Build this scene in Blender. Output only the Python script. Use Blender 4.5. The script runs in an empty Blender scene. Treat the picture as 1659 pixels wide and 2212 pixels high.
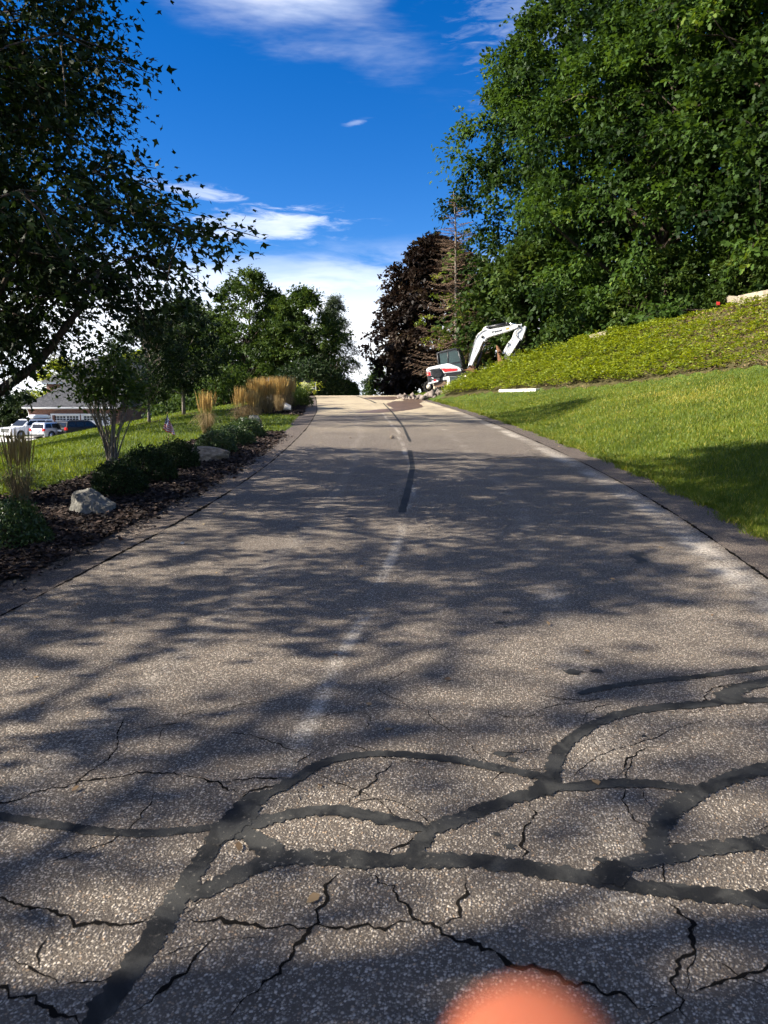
import bpy, math, random
import numpy as np
from mathutils import Vector, Matrix, Euler

SC = bpy.context.scene
COL = SC.collection
R = math.radians

# ------------------------------------------------------------------ camera
FPX = 2212*26/36                      # focal length in pixels of a 1659 x 2212 copy of the photograph
PITCH = math.atan(224/FPX)
EYE = 1.6
cam_d = bpy.data.cameras.new('camera')
cam = bpy.data.objects.new('camera', cam_d); COL.objects.link(cam)
cam_d.sensor_fit = 'VERTICAL'; cam_d.sensor_height = 36; cam_d.lens = 26
cam_d.clip_start = 0.01; cam_d.clip_end = 5000
cam_d.dof.use_dof = True; cam_d.dof.focus_distance = 7.0; cam_d.dof.aperture_fstop = 8
cam.location = (0, 0, EYE); cam.rotation_euler = (math.pi/2 - PITCH, 0, 0)
SC.camera = cam

# ------------------------------------------------------------------ light
SUN_EL = R(35); SUN_AZ = R(9)        # the light travels to +x and a little to +y
travel = Vector((math.cos(SUN_AZ)*math.cos(SUN_EL), math.sin(SUN_AZ)*math.cos(SUN_EL), -math.sin(SUN_EL)))
sun_d = bpy.data.lights.new('sun', 'SUN'); sun_d.energy = 5.0; sun_d.angle = R(0.53); sun_d.color = (1, .93, .80)
sun = bpy.data.objects.new('sun', sun_d); COL.objects.link(sun)
sun.rotation_euler = travel.to_track_quat('-Z', 'Y').to_euler()
SC.view_settings.view_transform = 'Standard'; SC.view_settings.look = 'None'
SC.view_settings.exposure = 1.5; SC.view_settings.gamma = 1.0
SC.view_settings.use_curve_mapping = False

W = bpy.data.worlds.new('World'); SC.world = W; W.use_nodes = True

class NT:
    """tiny node-tree writer"""
    def __init__(s, nt):
        s.nt = nt; nt.nodes.clear()
    def n(s, kind, **kw):
        nd = s.nt.nodes.new(kind)
        for k, v in kw.items():
            if k.startswith('i_'):
                key = k[2:]
                key = int(key) if key.isdigit() else key.replace('_', ' ')
                s.put(nd.inputs[key], v)
            else:
                setattr(nd, k, v)
        return nd
    def put(s, sock, v):
        if hasattr(v, 'is_output'): s.nt.links.new(v, sock)
        elif hasattr(v, 'outputs'): s.nt.links.new(v.outputs[0], sock)
        else: sock.default_value = v
    def m(s, op, a, b=0.0, c=0.0, clamp=False):
        nd = s.nt.nodes.new('ShaderNodeMath'); nd.operation = op; nd.use_clamp = clamp
        s.put(nd.inputs[0], a); s.put(nd.inputs[1], b); s.put(nd.inputs[2], c)
        return nd.outputs[0]
    def mix(s, f, a, b, mode='MIX'):
        nd = s.nt.nodes.new('ShaderNodeMix'); nd.data_type = 'RGBA'; nd.blend_type = mode
        s.put(nd.inputs[0], f)
        for sock, v in ((nd.inputs[6], a), (nd.inputs[7], b)):
            if isinstance(v, tuple) and len(v) == 3: v = (*v, 1)
            s.put(sock, v)
        return nd.outputs[2]
    def ss(s, x, a, b):               # smooth ramp from 0 at a to 1 at b
        nd = s.nt.nodes.new('ShaderNodeMapRange'); nd.interpolation_type = 'SMOOTHSTEP'
        s.put(nd.inputs[0], x); nd.inputs[1].default_value = a; nd.inputs[2].default_value = b
        return nd.outputs[0]
    def noise(s, vec, scale, detail=3, rough=.55, dist=0):
        nd = s.n('ShaderNodeTexNoise'); s.put(nd.inputs['Vector'], vec)
        nd.inputs['Scale'].default_value = scale; nd.inputs['Detail'].default_value = detail
        nd.inputs['Roughness'].default_value = rough; nd.inputs['Distortion'].default_value = dist
        return nd.outputs[0]

def build_world():
    t = NT(W.node_tree)
    tc = t.n('ShaderNodeTexCoord')
    d = tc.outputs['Generated']
    sky = t.n('ShaderNodeTexSky', sky_type='NISHITA', sun_disc=False, sun_elevation=SUN_EL)
    sky.sun_rotation = math.atan2(-travel.x, -travel.y)
    sky.altitude = 1500; sky.air_density = 1.0; sky.dust_density = .25; sky.ozone_density = 3.0
    hs = t.n('ShaderNodeHueSaturation'); t.put(hs.inputs['Color'], sky); hs.inputs['Saturation'].default_value = 1.40; hs.inputs['Hue'].default_value = .512
    sp = t.n('ShaderNodeSeparateXYZ'); t.put(sp.inputs[0], d)
    x, y, z = sp.outputs
    el = t.m('ARCSINE', z); az = t.m('ARCTAN2', x, y)
    # cloud plane coordinates
    den = t.m('ADD', t.m('MAXIMUM', z, 0.0), 0.12)
    cv = t.n('ShaderNodeCombineXYZ'); t.put(cv.inputs[0], t.m('DIVIDE', x, den)); t.put(cv.inputs[1], t.m('DIVIDE', y, den))
    n1 = t.noise(cv, 1.1, 5, .58, .4)
    ev = t.n('ShaderNodeCombineXYZ'); t.put(ev.inputs[0], t.m('MULTIPLY', az, 3.0)); t.put(ev.inputs[1], t.m('MULTIPLY', el, 15.0))
    n3 = t.noise(ev, 1.5, 6, .6, .25)
    # low bank of cloud all round the horizon
    band = t.m('MULTIPLY', t.ss(el, .235, .10), t.ss(t.m('ADD', n3, t.m('MULTIPLY', t.ss(el, .24, .13), .34)), .50, .74))
    # unseen cloud added high overhead to whiten the light in the shade
    fill_cloud = t.m('MULTIPLY', t.ss(n1, .40, .72), .85)
    # some single clouds (azimuth, elevation, half sizes, tilt, strength)
    tot = t.m('MAXIMUM', t.m('MULTIPLY', band, 1.0), t.m('MULTIPLY', fill_cloud, t.ss(el, .50, .72)))
    n4 = t.noise(ev, .8, 5, .6, .5)
    n5 = t.noise(ev, 7.0, 4, .65, .6)
    for (a0, e0, sa, se, tilt, st) in ((-.215, .525, .215, .062, -.36, 1.0), (-.32, .60, .25, .07, -.2, 1.0), (-.15, .228, .085, .017, .05, .55), (-.036, .345, .014, .003, .2, .22),
                                       (-.235, .262, .06, .007, -.1, .35), (.22, .48, .10, .10, .5, .18),
                                       (.9, .5, .25, .06, .2, .7), (-1.3, .6, .3, .08, -.2, .8), (2.4, .55, .3, .07, .2, .8)):
        da = t.m('SUBTRACT', az, a0); de = t.m('SUBTRACT', el, e0)
        c, s_ = math.cos(tilt), math.sin(tilt)
        p = t.m('DIVIDE', t.m('ADD', t.m('MULTIPLY', da, c), t.m('MULTIPLY', de, s_)), sa)
        q = t.m('DIVIDE', t.m('SUBTRACT', t.m('MULTIPLY', de, c), t.m('MULTIPLY', da, s_)), se)
        r2 = t.m('ADD', t.m('MULTIPLY', p, p), t.m('MULTIPLY', q, q))
        g = t.m('POWER', 2.718, t.m('MULTIPLY', r2, -1.0))
        v = t.m('MULTIPLY', t.ss(t.m('ADD', g, t.m('MULTIPLY', t.m('SUBTRACT', t.m('ADD', t.m('MULTIPLY', n4, .5), t.m('MULTIPLY', n3, .5)) if sa > .2 else t.m('ADD', t.m('MULTIPLY', n5, .75), t.m('MULTIPLY', n3, .25)), .5), 1.3 if sa > .2 else 2.6)), .12, .95), st)
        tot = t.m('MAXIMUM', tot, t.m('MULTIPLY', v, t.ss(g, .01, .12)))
    shade = t.ss(t.noise(ev, 2.6, 4, .6, .3), .35, .68)
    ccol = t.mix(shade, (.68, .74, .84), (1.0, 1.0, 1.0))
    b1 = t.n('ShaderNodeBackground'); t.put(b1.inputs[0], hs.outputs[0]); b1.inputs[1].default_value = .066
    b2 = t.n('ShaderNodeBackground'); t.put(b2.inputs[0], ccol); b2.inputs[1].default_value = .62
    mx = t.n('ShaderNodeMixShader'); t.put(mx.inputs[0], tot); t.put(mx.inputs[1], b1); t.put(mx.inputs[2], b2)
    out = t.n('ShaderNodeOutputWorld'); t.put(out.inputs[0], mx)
build_world()
W.cycles.sampling_method = 'MANUAL'; W.cycles.sample_map_resolution = 512

# ------------------------------------------------------------------ geometry of the place
def ray(u, v):
    """direction (scaled to y = 1) of a point of the 1659 x 2212 photograph"""
    a = (u - 829.5)/FPX; b = (1106 - v)/FPX
    d = np.array([a, math.cos(PITCH) + math.sin(PITCH)*b, -math.sin(PITCH) + math.cos(PITCH)*b])
    return d/d[1]
def at(u, v, Y):
    d = ray(u, v)*Y; return np.array([d[0], d[1], EYE + d[2]])
def sstep(x, a, b):
    t = np.clip((np.asarray(x, float) - a)/(b - a), 0, 1); return t*t*(3 - 2*t)
def softplus(x, k=.6):
    x = np.asarray(x, float); return k*np.log1p(np.exp(np.clip(x/k, -40, 40)))
CY = np.array([-30, 0, 2, 4.6, 6.1, 7.4, 8.9, 9.8, 12.7, 15.6, 17.5, 20.3, 27.6, 35, 40, 48, 60, 90])
CX = np.array([-2.5, -.5, -.22, .17, .34, .5, .61, .66, .73, .70, .66, .58, .18, -.5, -.98, -1.9, -3.6, -9.])
_yy = np.arange(-30, 90, .1); _cc = np.interp(_yy, CY, CX); _k = np.hanning(31); _k /= _k.sum()
_cc = np.convolve(np.pad(_cc, 15, 'edge'), _k, 'valid')
def rc(y): return np.interp(y, _yy, _cc)
def rz(y):
    y = np.asarray(y, float)
    a = np.minimum(y, 42.0)*.053
    over = np.clip(y - 42, 0, None)
    return a + np.where(over < 12, .053*over - .0045*over**2, .053*12 - .0045*144 - .055*(over - 12))
RW = 2.65; SHL = .50; SHR = .60
B0 = np.array([2.8, 37.]); BN = np.array([.91, .41])
def bank_n(x, y): return (x - B0[0])*BN[0] + (y - B0[1])*BN[1]
def height(x, y):
    x = np.asarray(x, float); y = np.asarray(y, float)
    # plateau above the top edge of the bank
    n0 = bank_n(x, y); t0 = -(x - B0[0])*BN[1] + (y - B0[1])*BN[0]
    ov = np.where(y < 48, np.clip(n0 - (3.05 + .21*np.clip(-t0, -4, 22)), 0, None), 0)*sstep(-t0, -9, -4)
    X0, Y0 = x, y
    x = x - ov*BN[0]; y = y - ov*BN[1]
    e = x - rc(y); base = rz(y) + .015*ov
    L = np.clip(-e - RW - SHL, 0, None)
    left = .192*(softplus(L - 4, .8) - softplus(-4, .8))
    zl = base - left
    far = sstep(y, 31, 60)*sstep(L, 2.0, 7)
    zl = zl*(1 - far) + (-1.4)*far
    zl = np.maximum(zl, -1.4)
    r_ = np.clip(e - RW - SHR, 0, None)
    lawn = .235*(softplus(r_ - .4, .35) - softplus(-.4, .35))
    lawn = np.where(r_ > 14, .235*13.6 + .06*(r_ - 14), lawn)
    lawn = lawn*(1 - .35*sstep(y, 46, 60))
    n = bank_n(x, y)
    bank = .31*softplus(n, .3)
    bank = np.minimum(bank, .31*7.2 + .03*np.clip(n - 7.2, 0, 40))
    fade = 1 - sstep(y, 38.2, 40.2)*(1 - sstep(x, 9, 13))
    fade = fade*(1 - sstep(y, 48, 62)*.7)
    nearfade = sstep(y, 2, 12)
    zr_ = base + lawn + bank*fade*nearfade
    z = np.where(e < 0, zl, zr_)
    return z
def H(x, y): return float(height(x, y))
def hit(u, v, far=120.):
    d = ray(u, v); t = np.arange(1.0, far, .02)
    z = EYE + d[2]*t; h = height(d[0]*t, t)
    i = np.argmax(z < h)
    if z[i] >= h[i]: i = len(t) - 1
    return np.array([d[0]*t[i], t[i], h[i]])
def onroad(u, v):
    d = ray(u, v); t = EYE/(.053 - d[2]); return np.array([d[0]*t, t, .053*t])

# ------------------------------------------------------------------ mesh helpers
MATS = {}
def tag(o, label=None, cat=None, group=None, kind=None):
    if label: o['label'] = label
    if cat: o['category'] = cat
    if group: o['group'] = group
    if kind: o['kind'] = kind
    return o
def link(name, me, mat, parent=None, smooth=False):
    o = bpy.data.objects.new(name, me); COL.objects.link(o)
    if mat is not None: me.materials.append(mat)
    if parent is not None: o.parent = parent
    if smooth: me.polygons.foreach_set('use_smooth', np.ones(len(me.polygons), bool))
    return o
def empty(name, loc=(0, 0, 0), rot=(0, 0, 0), sc=1.0):
    o = bpy.data.objects.new(name, None); COL.objects.link(o)
    o.location = loc; o.rotation_euler = rot; o.scale = (sc, sc, sc) if np.isscalar(sc) else sc
    o.empty_display_size = .2
    return o
def npmesh(name, V, Fc, tint=None):
    """V (n,3), Fc (m,k) faces all with k corners"""
    me = bpy.data.meshes.new(name)
    V = np.ascontiguousarray(V, np.float32); Fc = np.ascontiguousarray(Fc, np.int32)
    m, k = Fc.shape
    me.vertices.add(len(V)); me.vertices.foreach_set('co', V.ravel())
    me.loops.add(m*k); me.loops.foreach_set('vertex_index', Fc.ravel())
    me.polygons.add(m); me.polygons.foreach_set('loop_start', np.arange(0, m*k, k, dtype=np.int32))
    if tint is not None:
        a = me.attributes.new('tint', 'FLOAT', 'POINT'); a.data.foreach_set('value', np.ascontiguousarray(tint, np.float32))
    me.update(calc_edges=True)
    return me
class MB:
    def __init__(s): s.v = []; s.f = []
    def add(s, V, Fc):
        b = len(s.v); s.v += [tuple(map(float, p)) for p in V]; s.f += [[i + b for i in f] for f in Fc]; return s
    def box(s, x0, x1, y0, y1, z0, z1, M=None):
        V = [(x, y, z) for z in (z0, z1) for y in (y0, y1) for x in (x0, x1)]
        if M is not None: V = [tuple(M @ Vector(p)) for p in V]
        return s.add(V, [(0, 2, 3, 1), (4, 5, 7, 6), (0, 1, 5, 4), (2, 6, 7, 3), (0, 4, 6, 2), (1, 3, 7, 5)])
    def prism(s, poly, a, b, axis='y', taper=None):
        """poly in (x,z), extruded along y from a to b"""
        n = len(poly); ar = sum(poly[i][0]*poly[(i+1) % n][1] - poly[(i+1) % n][0]*poly[i][1] for i in range(n))
        if ar < 0: poly = poly[::-1]
        def P(p, t):
            return (p[0], t, p[1]) if axis == 'y' else ((t, p[0], p[1]) if axis == 'x' else (p[0], p[1], t))
        q = poly if taper is None else taper(poly)
        V = [P(p, a) for p in poly] + [P(p, b) for p in q]
        Fs = [list(range(n)), list(range(2*n - 1, n - 1, -1))] + [(i, i + n, (i+1) % n + n, (i+1) % n) for i in range(n)]
        return s.add(V, Fs)
    def tube(s, pts, rad, n=8, cap=True):
        pts = [np.array(p, float) for p in pts]
        if np.isscalar(rad): rad = [rad]*len(pts)
        V = []; Fs = []
        ref = np.array([0, 0, 1.])
        for i, p in enumerate(pts):
            t = pts[min(i+1, len(pts)-1)] - pts[max(i-1, 0)]; t = t/(np.linalg.norm(t) + 1e-9)
            if abs(t @ ref) > .95: ref = np.array([1., 0, 0]) if abs(t[0]) < .9 else np.array([0, 1., 0])
            a = np.cross(t, ref); a /= np.linalg.norm(a); b = np.cross(t, a); 
            for k in range(n):
                w = 2*math.pi*k/n; V.append(p + rad[i]*(math.cos(w)*a + math.sin(w)*b))
        for i in range(len(pts) - 1):
            for k in range(n):
                Fs.append((i*n + k, (i+1)*n + k, (i+1)*n + (k+1) % n, i*n + (k+1) % n))
        if cap: Fs.append(list(range(n))); Fs.append(list(range(len(pts)*n - 1, (len(pts)-1)*n - 1, -1)))
        return s.add(V, Fs)
    def build(s, name, mat, parent=None, smooth=False, bevel=0, seg=2):
        me = bpy.data.meshes.new(name); me.from_pydata(s.v, [], s.f); me.update()
        o = link(name, me, mat, parent, smooth)
        if bevel:
            m = o.modifiers.new('bevel', 'BEVEL'); m.width = bevel; m.segments = seg; m.limit_method = 'ANGLE'; m.angle_limit = R(35)
        return o

def pip(P, poly):
    """points (n,2) inside polygon"""
    x, y = P[:, 0], P[:, 1]; inside = np.zeros(len(P), bool); n = len(poly)
    for i in range(n):
        x0, y0 = poly[i]; x1, y1 = poly[(i+1) % n]
        c = ((y0 > y) != (y1 > y))
        with np.errstate(divide='ignore', invalid='ignore'):
            xi = (x1 - x0)*(y - y0)/(y1 - y0 + 1e-12) + x0
        inside ^= c & (x < xi)
    return inside

# ------------------------------------------------------------------ materials
def simple(name, col, rough=.6, metal=0., spec=.5, var=0., scale=8., bump=0., bscale=60., coat=0., vec='Object', emit=None):
    m = bpy.data.materials.new(name); m.use_nodes = True; t = NT(m.node_tree)
    out = t.n('ShaderNodeOutputMaterial'); b = t.n('ShaderNodeBsdfPrincipled'); t.put(out.inputs[0], b)
    tc = t.n('ShaderNodeTexCoord').outputs[vec]
    c = (*col, 1)
    if var:
        nz = t.noise(tc, scale, 5, .6)
        c = t.mix(t.ss(nz, .3, .7), tuple(v*(1 - var) for v in col), tuple(min(1, v*(1 + var)) for v in col))
    t.put(b.inputs['Base Color'], c); b.inputs['Roughness'].default_value = rough; b.inputs['Metallic'].default_value = metal
    b.inputs['Specular IOR Level'].default_value = spec; b.inputs['Coat Weight'].default_value = coat
    if bump:
        bp = t.n('ShaderNodeBump'); bp.inputs['Strength'].default_value = bump; bp.inputs['Distance'].default_value = .02
        t.put(bp.inputs['Height'], t.noise(tc, bscale, 5, .6)); t.put(b.inputs['Normal'], bp)
    MATS[name] = m
    return m
def leafmat(name, dark, light, accent=None, trans=.35, rough=.5, spec=.35):
    m = bpy.data.materials.new(name); m.use_nodes = True; t = NT(m.node_tree)
    out = t.n('ShaderNodeOutputMaterial'); b = t.n('ShaderNodeBsdfPrincipled'); tr = t.n('ShaderNodeBsdfTranslucent')
    at_ = t.n('ShaderNodeAttribute', attribute_name='tint')
    f = at_.outputs['Fac']
    c = t.mix(t.ss(f, 0, .9), dark, light)
    if accent: c = t.mix(t.ss(f, .86, 1.0), c, accent)
    t.put(b.inputs['Base Color'], c); b.inputs['Roughness'].default_value = rough; b.inputs['Specular IOR Level'].default_value = spec
    hs = t.n('ShaderNodeHueSaturation'); t.put(hs.inputs['Color'], c); hs.inputs['Hue'].default_value = .485; hs.inputs['Saturation'].default_value = 1.1; hs.inputs['Value'].default_value = 1.5
    t.put(tr.inputs[0], hs.outputs[0])
    mx = t.n('ShaderNodeMixShader'); mx.inputs[0].default_value = trans
    t.put(mx.inputs[1], b); t.put(mx.inputs[2], tr); t.put(out.inputs[0], mx)
    MATS[name] = m
    return m

def asphalt(name, dark, light, road=True):
    m = bpy.data.materials.new(name); m.use_nodes = True; t = NT(m.node_tree)
    out = t.n('ShaderNodeOutputMaterial'); b = t.n('ShaderNodeBsdfPrincipled'); t.put(out.inputs[0], b)
    uv = t.n('ShaderNodeUVMap'); uv.uv_map = 'UVMap'; uv = uv.outputs[0]
    wob = t.n('ShaderNodeVectorMath', operation='ADD'); t.put(wob.inputs[0], uv)
    wn = t.n('ShaderNodeTexNoise'); t.put(wn.inputs['Vector'], uv); wn.inputs['Scale'].default_value = 40
    ws = t.n('ShaderNodeVectorMath', operation='SCALE'); t.put(ws.inputs[0], wn.outputs['Color']); ws.inputs['Scale'].default_value = .012
    t.put(wob.inputs[1], ws)
    v1 = t.n('ShaderNodeTexVoronoi'); t.put(v1.inputs['Vector'], wob); v1.inputs['Scale'].default_value = 104
    v2 = t.n('ShaderNodeTexVoronoi'); t.put(v2.inputs['Vector'], wob); v2.inputs['Scale'].default_value = 185
    e1 = t.n('ShaderNodeSeparateColor'); t.put(e1.inputs[0], v1.outputs['Color'])
    # stones: some cells pale, others sunk in bitumen
    pale = t.m('MULTIPLY', t.ss(e1.outputs[0], .28, .66), t.ss(v1.outputs['Distance'], .60, .30))
    e2 = t.n('ShaderNodeSeparateColor'); t.put(e2.inputs[0], v2.outputs['Color'])
    pale2 = t.m('MULTIPLY', t.ss(e2.outputs[0], .50, .80), t.ss(v2.outputs['Distance'], .6, .3))
    st = t.m('MAXIMUM', pale, t.m('MULTIPLY', pale2, .7))
    big = t.noise(uv, .7, 4, .6); mid = t.noise(uv, 5, 4, .6)
    stone = t.mix(e1.outputs[1], tuple(c*.45 for c in light), tuple(min(.85, c*1.45) for c in light))
    stone = t.mix(t.ss(e1.outputs[2], .86, .95), stone, (light[0]*1.0, light[1]*.80, light[2]*.62))
    bit = t.mix(mid, tuple(c*.65 for c in dark), tuple(c*1.45 for c in dark))
    wear = t.m('ADD', .72, t.m('MULTIPLY', t.m('SUBTRACT', big, .5), .5))
    col = t.mix(t.m('MULTIPLY', st, wear, clamp=True), bit, stone)
    if road:
        sx = t.n('ShaderNodeSeparateXYZ'); t.put(sx.inputs[0], uv); e, y = sx.outputs[0], sx.outputs[1]
        # chalky dusty joint line near the middle and along the right edge
        w1 = t.m('MULTIPLY', t.m('SUBTRACT', t.noise(uv, .45, 2), .5), .22)
        off = t.m('ADD', e, w1)
        g1 = t.ss(t.m('ABSOLUTE', t.m('ADD', off, .30)), .070, .012)
        fine = t.noise(uv, 46, 3, .7); pat = t.noise(uv, 1.1, 3, .6)
        far = t.ss(y, 2.4, 3.2)
        l1 = t.m('MULTIPLY', t.m('MULTIPLY', g1, t.ss(t.m('ADD', t.m('MULTIPLY', fine, .6), t.m('MULTIPLY', pat, .5)), .47, .66)), far)
        l1 = t.m('MULTIPLY', l1, t.m('ADD', .50, t.m('MULTIPLY', st, .9)))
        off2 = t.m('ADD', e, t.m('MULTIPLY', t.m('SUBTRACT', pat, .5), .25))
        g2 = t.ss(t.m('ABSOLUTE', t.m('SUBTRACT', off2, 2.46)), .22, .02)
        l2 = t.m('MULTIPLY', g2, t.ss(t.m('ADD', t.m('MULTIPLY', fine, .65), t.m('MULTIPLY', pat, .4)), .46, .66))
        g3 = t.ss(t.m('ABSOLUTE', t.m('ADD', t.m('ADD', e, t.m('MULTIPLY', w1, 1.6)), 1.25)), .12, .02)
        l3 = t.m('MULTIPLY', t.m('MULTIPLY', g3, t.ss(fine, .48, .70)), .6)
        g4 = t.ss(t.m('ABSOLUTE', t.m('SUBTRACT', t.m('ADD', e, w1), .95)), .16, .02)
        l4 = t.m('MULTIPLY', t.m('MULTIPLY', g4, t.ss(t.m('ADD', t.m('MULTIPLY', fine, .6), t.m('MULTIPLY', pat, .5)), .55, .74)), .7)
        white = t.m('MAXIMUM', t.m('MAXIMUM', l1, l2), t.m('MAXIMUM', l3, l4))
        col = t.mix(t.m('MULTIPLY', white, .70), col, (.60, .54, .46))
        # pale sandy dust up the hill
        dn = t.noise(uv, .35, 5, .65)
        sand = t.m('MULTIPLY', t.ss(y, 15, 30), t.ss(t.m('ADD', dn, t.m('MULTIPLY', t.ss(y, 20, 34), .15)), .42, .66))
        col = t.mix(t.m('MULTIPLY', sand, .62), col, (.52, .425, .28))
        # a few old rust, oil and clay stains
        sn = t.noise(uv, 1.7, 3, .5)
        col = t.mix(t.m('MULTIPLY', t.ss(sn, .70, .80), .35), col, (.26, .19, .11))
        on = t.noise(uv, 2.6, 4, .6)
        col = t.mix(t.m('MULTIPLY', t.ss(on, .72, .78), .5), col, (.03, .03, .032))
    t.put(b.inputs['Base Color'], col); b.inputs['Roughness'].default_value = .82; b.inputs['Specular IOR Level'].default_value = .3
    hgt = t.m('ADD', t.m('MULTIPLY', t.m('SUBTRACT', 1.0, v1.outputs['Distance']), t.m('ADD', .35, t.m('MULTIPLY', st, .65))), t.m('MULTIPLY', t.m('SUBTRACT', 1.0, v2.outputs['Distance']), .3))
    bp = t.n('ShaderNodeBump'); bp.inputs['Strength'].default_value = .9; bp.inputs['Distance'].default_value = .006
    t.put(bp.inputs['Height'], hgt); t.put(b.inputs['Normal'], bp)
    MATS[name] = m
    return m
asphalt('asphalt', (.076, .061, .048), (.45, .385, .315))
asphalt('shoulder_asphalt', (.058, .045, .037), (.34, .275, .22), False)
simple('soil', (.06, .052, .022), .95, var=.5, scale=1.5, spec=.1, bump=.6, bscale=20)
simple('litter_soil', (.045, .032, .020), .95, var=.6, scale=3, spec=.05, bump=1.0, bscale=15)
simple('turf', (.050, .075, .014), .95, var=.4, scale=.8, spec=.1, bump=.5, bscale=30)
simple('mulch', (.028, .018, .014), .95, var=.5, scale=14, spec=.1, bump=1.0, bscale=50)
simple('concrete', (.52, .50, .46), .85, var=.15, scale=3, bump=.2)
simple('crack', (.010, .009, .008), 1.0, spec=0)
simple('bark', (.055, .042, .032), .95, var=.4, scale=12, bump=.8, bscale=25, spec=.1)
simple('bark_pale', (.20, .17, .14), .9, var=.35, scale=14, bump=.6, bscale=30, spec=.1)
simple('dead_twig', (.20, .135, .095), .95, var=.4, scale=6, spec=.05)
def sealer():
    m = simple('sealer', (.022, .027, .028), .5)
    t = NT(m.node_tree); out = t.n('ShaderNodeOutputMaterial'); b = t.n('ShaderNodeBsdfPrincipled'); t.put(out.inputs[0], b)
    p = t.n('ShaderNodeTexCoord').outputs['Object']
    n1 = t.noise(p, 6, 5, .6, .6); n2 = t.noise(p, 60, 3, .6)
    c = t.mix(t.ss(n1, .38, .62), (.007, .007, .007), (.036, .035, .032))
    c = t.mix(t.m('MULTIPLY', t.ss(n2, .60, .72), t.ss(t.noise(p, 3.0, 3, .6), .42, .62)), c, (.17, .15, .125))
    t.put(b.inputs['Base Color'], c); b.inputs['Specular IOR Level'].default_value = .25
    t.put(b.inputs['Roughness'], t.m('ADD', .55, t.m('MULTIPLY', n1, .4)))
    bp = t.n('ShaderNodeBump'); bp.inputs['Strength'].default_value = .4; bp.inputs['Distance'].default_value = .004
    t.put(bp.inputs['Height'], t.noise(p, 110, 3, .6)); t.put(b.inputs['Normal'], bp)
sealer()

# ------------------------------------------------------------------ ground, road, beds
def grid_mesh(name, xs, ys, zf, mat, off=0.0):
    X, Y = np.meshgrid(xs, ys); Z = zf(X, Y) + off
    V = np.stack([X, Y, Z], -1).reshape(-1, 3); nx, ny = len(xs), len(ys)
    i = np.arange((ny-1)*(nx-1)); r_, c_ = i//(nx-1), i % (nx-1); a = r_*nx + c_
    return link(name, npmesh(name, V, np.stack([a, a+1, a+nx+1, a+nx], 1)), mat, None, True)
def ground_h(X, Y):
    z = height(X, Y); e = X - rc(Y)
    cover = (e > -RW - SHL + .02) & (e < RW + SHR - .02) & (Y < 66)
    return np.where(cover, z - .12, z)
xs = np.concatenate([[-900, -600, -400, -250, -160, -110, -80, -60, -48, -40, -35], np.arange(-31, 31, .4), [32, 35, 40, 48, 60, 80, 110, 160, 250, 400, 600, 900]])
ys = np.concatenate([[-400, -200, -100, -60, -40, -30], np.arange(-24, 72, .4), [73, 75, 78, 82, 87, 93, 100, 110, 125, 150, 200, 300, 500, 900, 1500]])
tag(grid_mesh('ground', xs, ys, ground_h, MATS['turf']), kind='structure')

def strip(name, e0, e1, y0, y1, ne, mat, dz, edge_drop=0, wob=0, seed=0):
    rng = np.random.default_rng(seed)
    yv = np.arange(y0, y1, .25); ev = np.linspace(0, 1, ne)
    w = np.convolve(rng.normal(0, 1, len(yv) + 8), np.ones(9)/9, 'valid')*wob
    V = []; UV = []
    for j, y in enumerate(yv):
        for f in ev:
            e = e0 + (e1 - e0)*f
            if wob: e += w[j]*(f if abs(e1) > abs(e0) else 1 - f)
            V.append((rc(y) + e, y, float(rz(y)) + dz - edge_drop*(f if abs(e1) > abs(e0) else 1 - f))); UV.append((e, y))
    i = np.arange((len(yv)-1)*(ne-1)); r_, c_ = i//(ne-1), i % (ne-1); a = r_*ne + c_
    Fc = np.stack([a, a+1, a+ne+1, a+ne], 1)
    me = npmesh(name, np.array(V), Fc)
    uvl = me.uv_layers.new(name='UVMap'); uvl.data.foreach_set('uv', np.array(UV, np.float32)[Fc.ravel()].ravel())
    return link(name, me, mat, None, True)
road = tag(strip('road', -RW, RW, -14, 75, 12, MATS['asphalt'], .020), kind='structure')
tag(strip('shoulder', -RW - SHL - .1, -RW - .012, -14, 75, 4, MATS['shoulder_asphalt'], .008, .02, .10, 1), kind='structure')
tag(strip('shoulder', RW + .012, RW + SHR + .1, -14, 75, 4, MATS['shoulder_asphalt'], .008, .02, .10, 2), kind='structure')

def img_poly(pts): return [tuple(hit(u, v)[:2]) for u, v in pts]
def sheet(name, poly, res, dz, mat, parent=None):
    P = np.array(poly); x = np.arange(P[:, 0].min() - res, P[:, 0].max() + res, res); y = np.arange(P[:, 1].min() - res, P[:, 1].max() + res, res)
    X, Y = np.meshgrid(x, y); nx = len(x)
    C = np.stack([(X[:-1, :-1] + res/2).ravel(), (Y[:-1, :-1] + res/2).ravel()], 1); ok = pip(C, poly)
    i = np.nonzero(ok)[0]; r_, c_ = i//(nx-1), i % (nx-1); a = r_*nx + c_
    Fc = np.stack([a, a+1, a+nx+1, a+nx], 1)
    used, inv = np.unique(Fc.ravel(), return_inverse=True)
    V = np.stack([X.ravel(), Y.ravel(), height(X.ravel(), Y.ravel()) + dz], 1)[used]
    return link(name, npmesh(name, V, inv.reshape(-1, 4)), mat, parent, True)
def edge_pts(y0, y1, e, n=30): return [(float(rc(y)) + e, y) for y in np.linspace(y0, y1, n)]
EL = -RW - SHL
bed1_out = img_poly([(431, 948), (398, 959), (232, 1001), (213, 1021), (134, 1046), (53, 1068)])
bed1 = edge_pts(3.2, 19.0, EL + .02) + [(float(rc(19.0)) + EL - .25, 19.0)] + [(float(rc(17.5)) + EL - 1.5, 18.5)] + bed1_out + [(-5.6, 8.6), (-5.9, 6.5), (-5.4, 3.2)]
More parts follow.
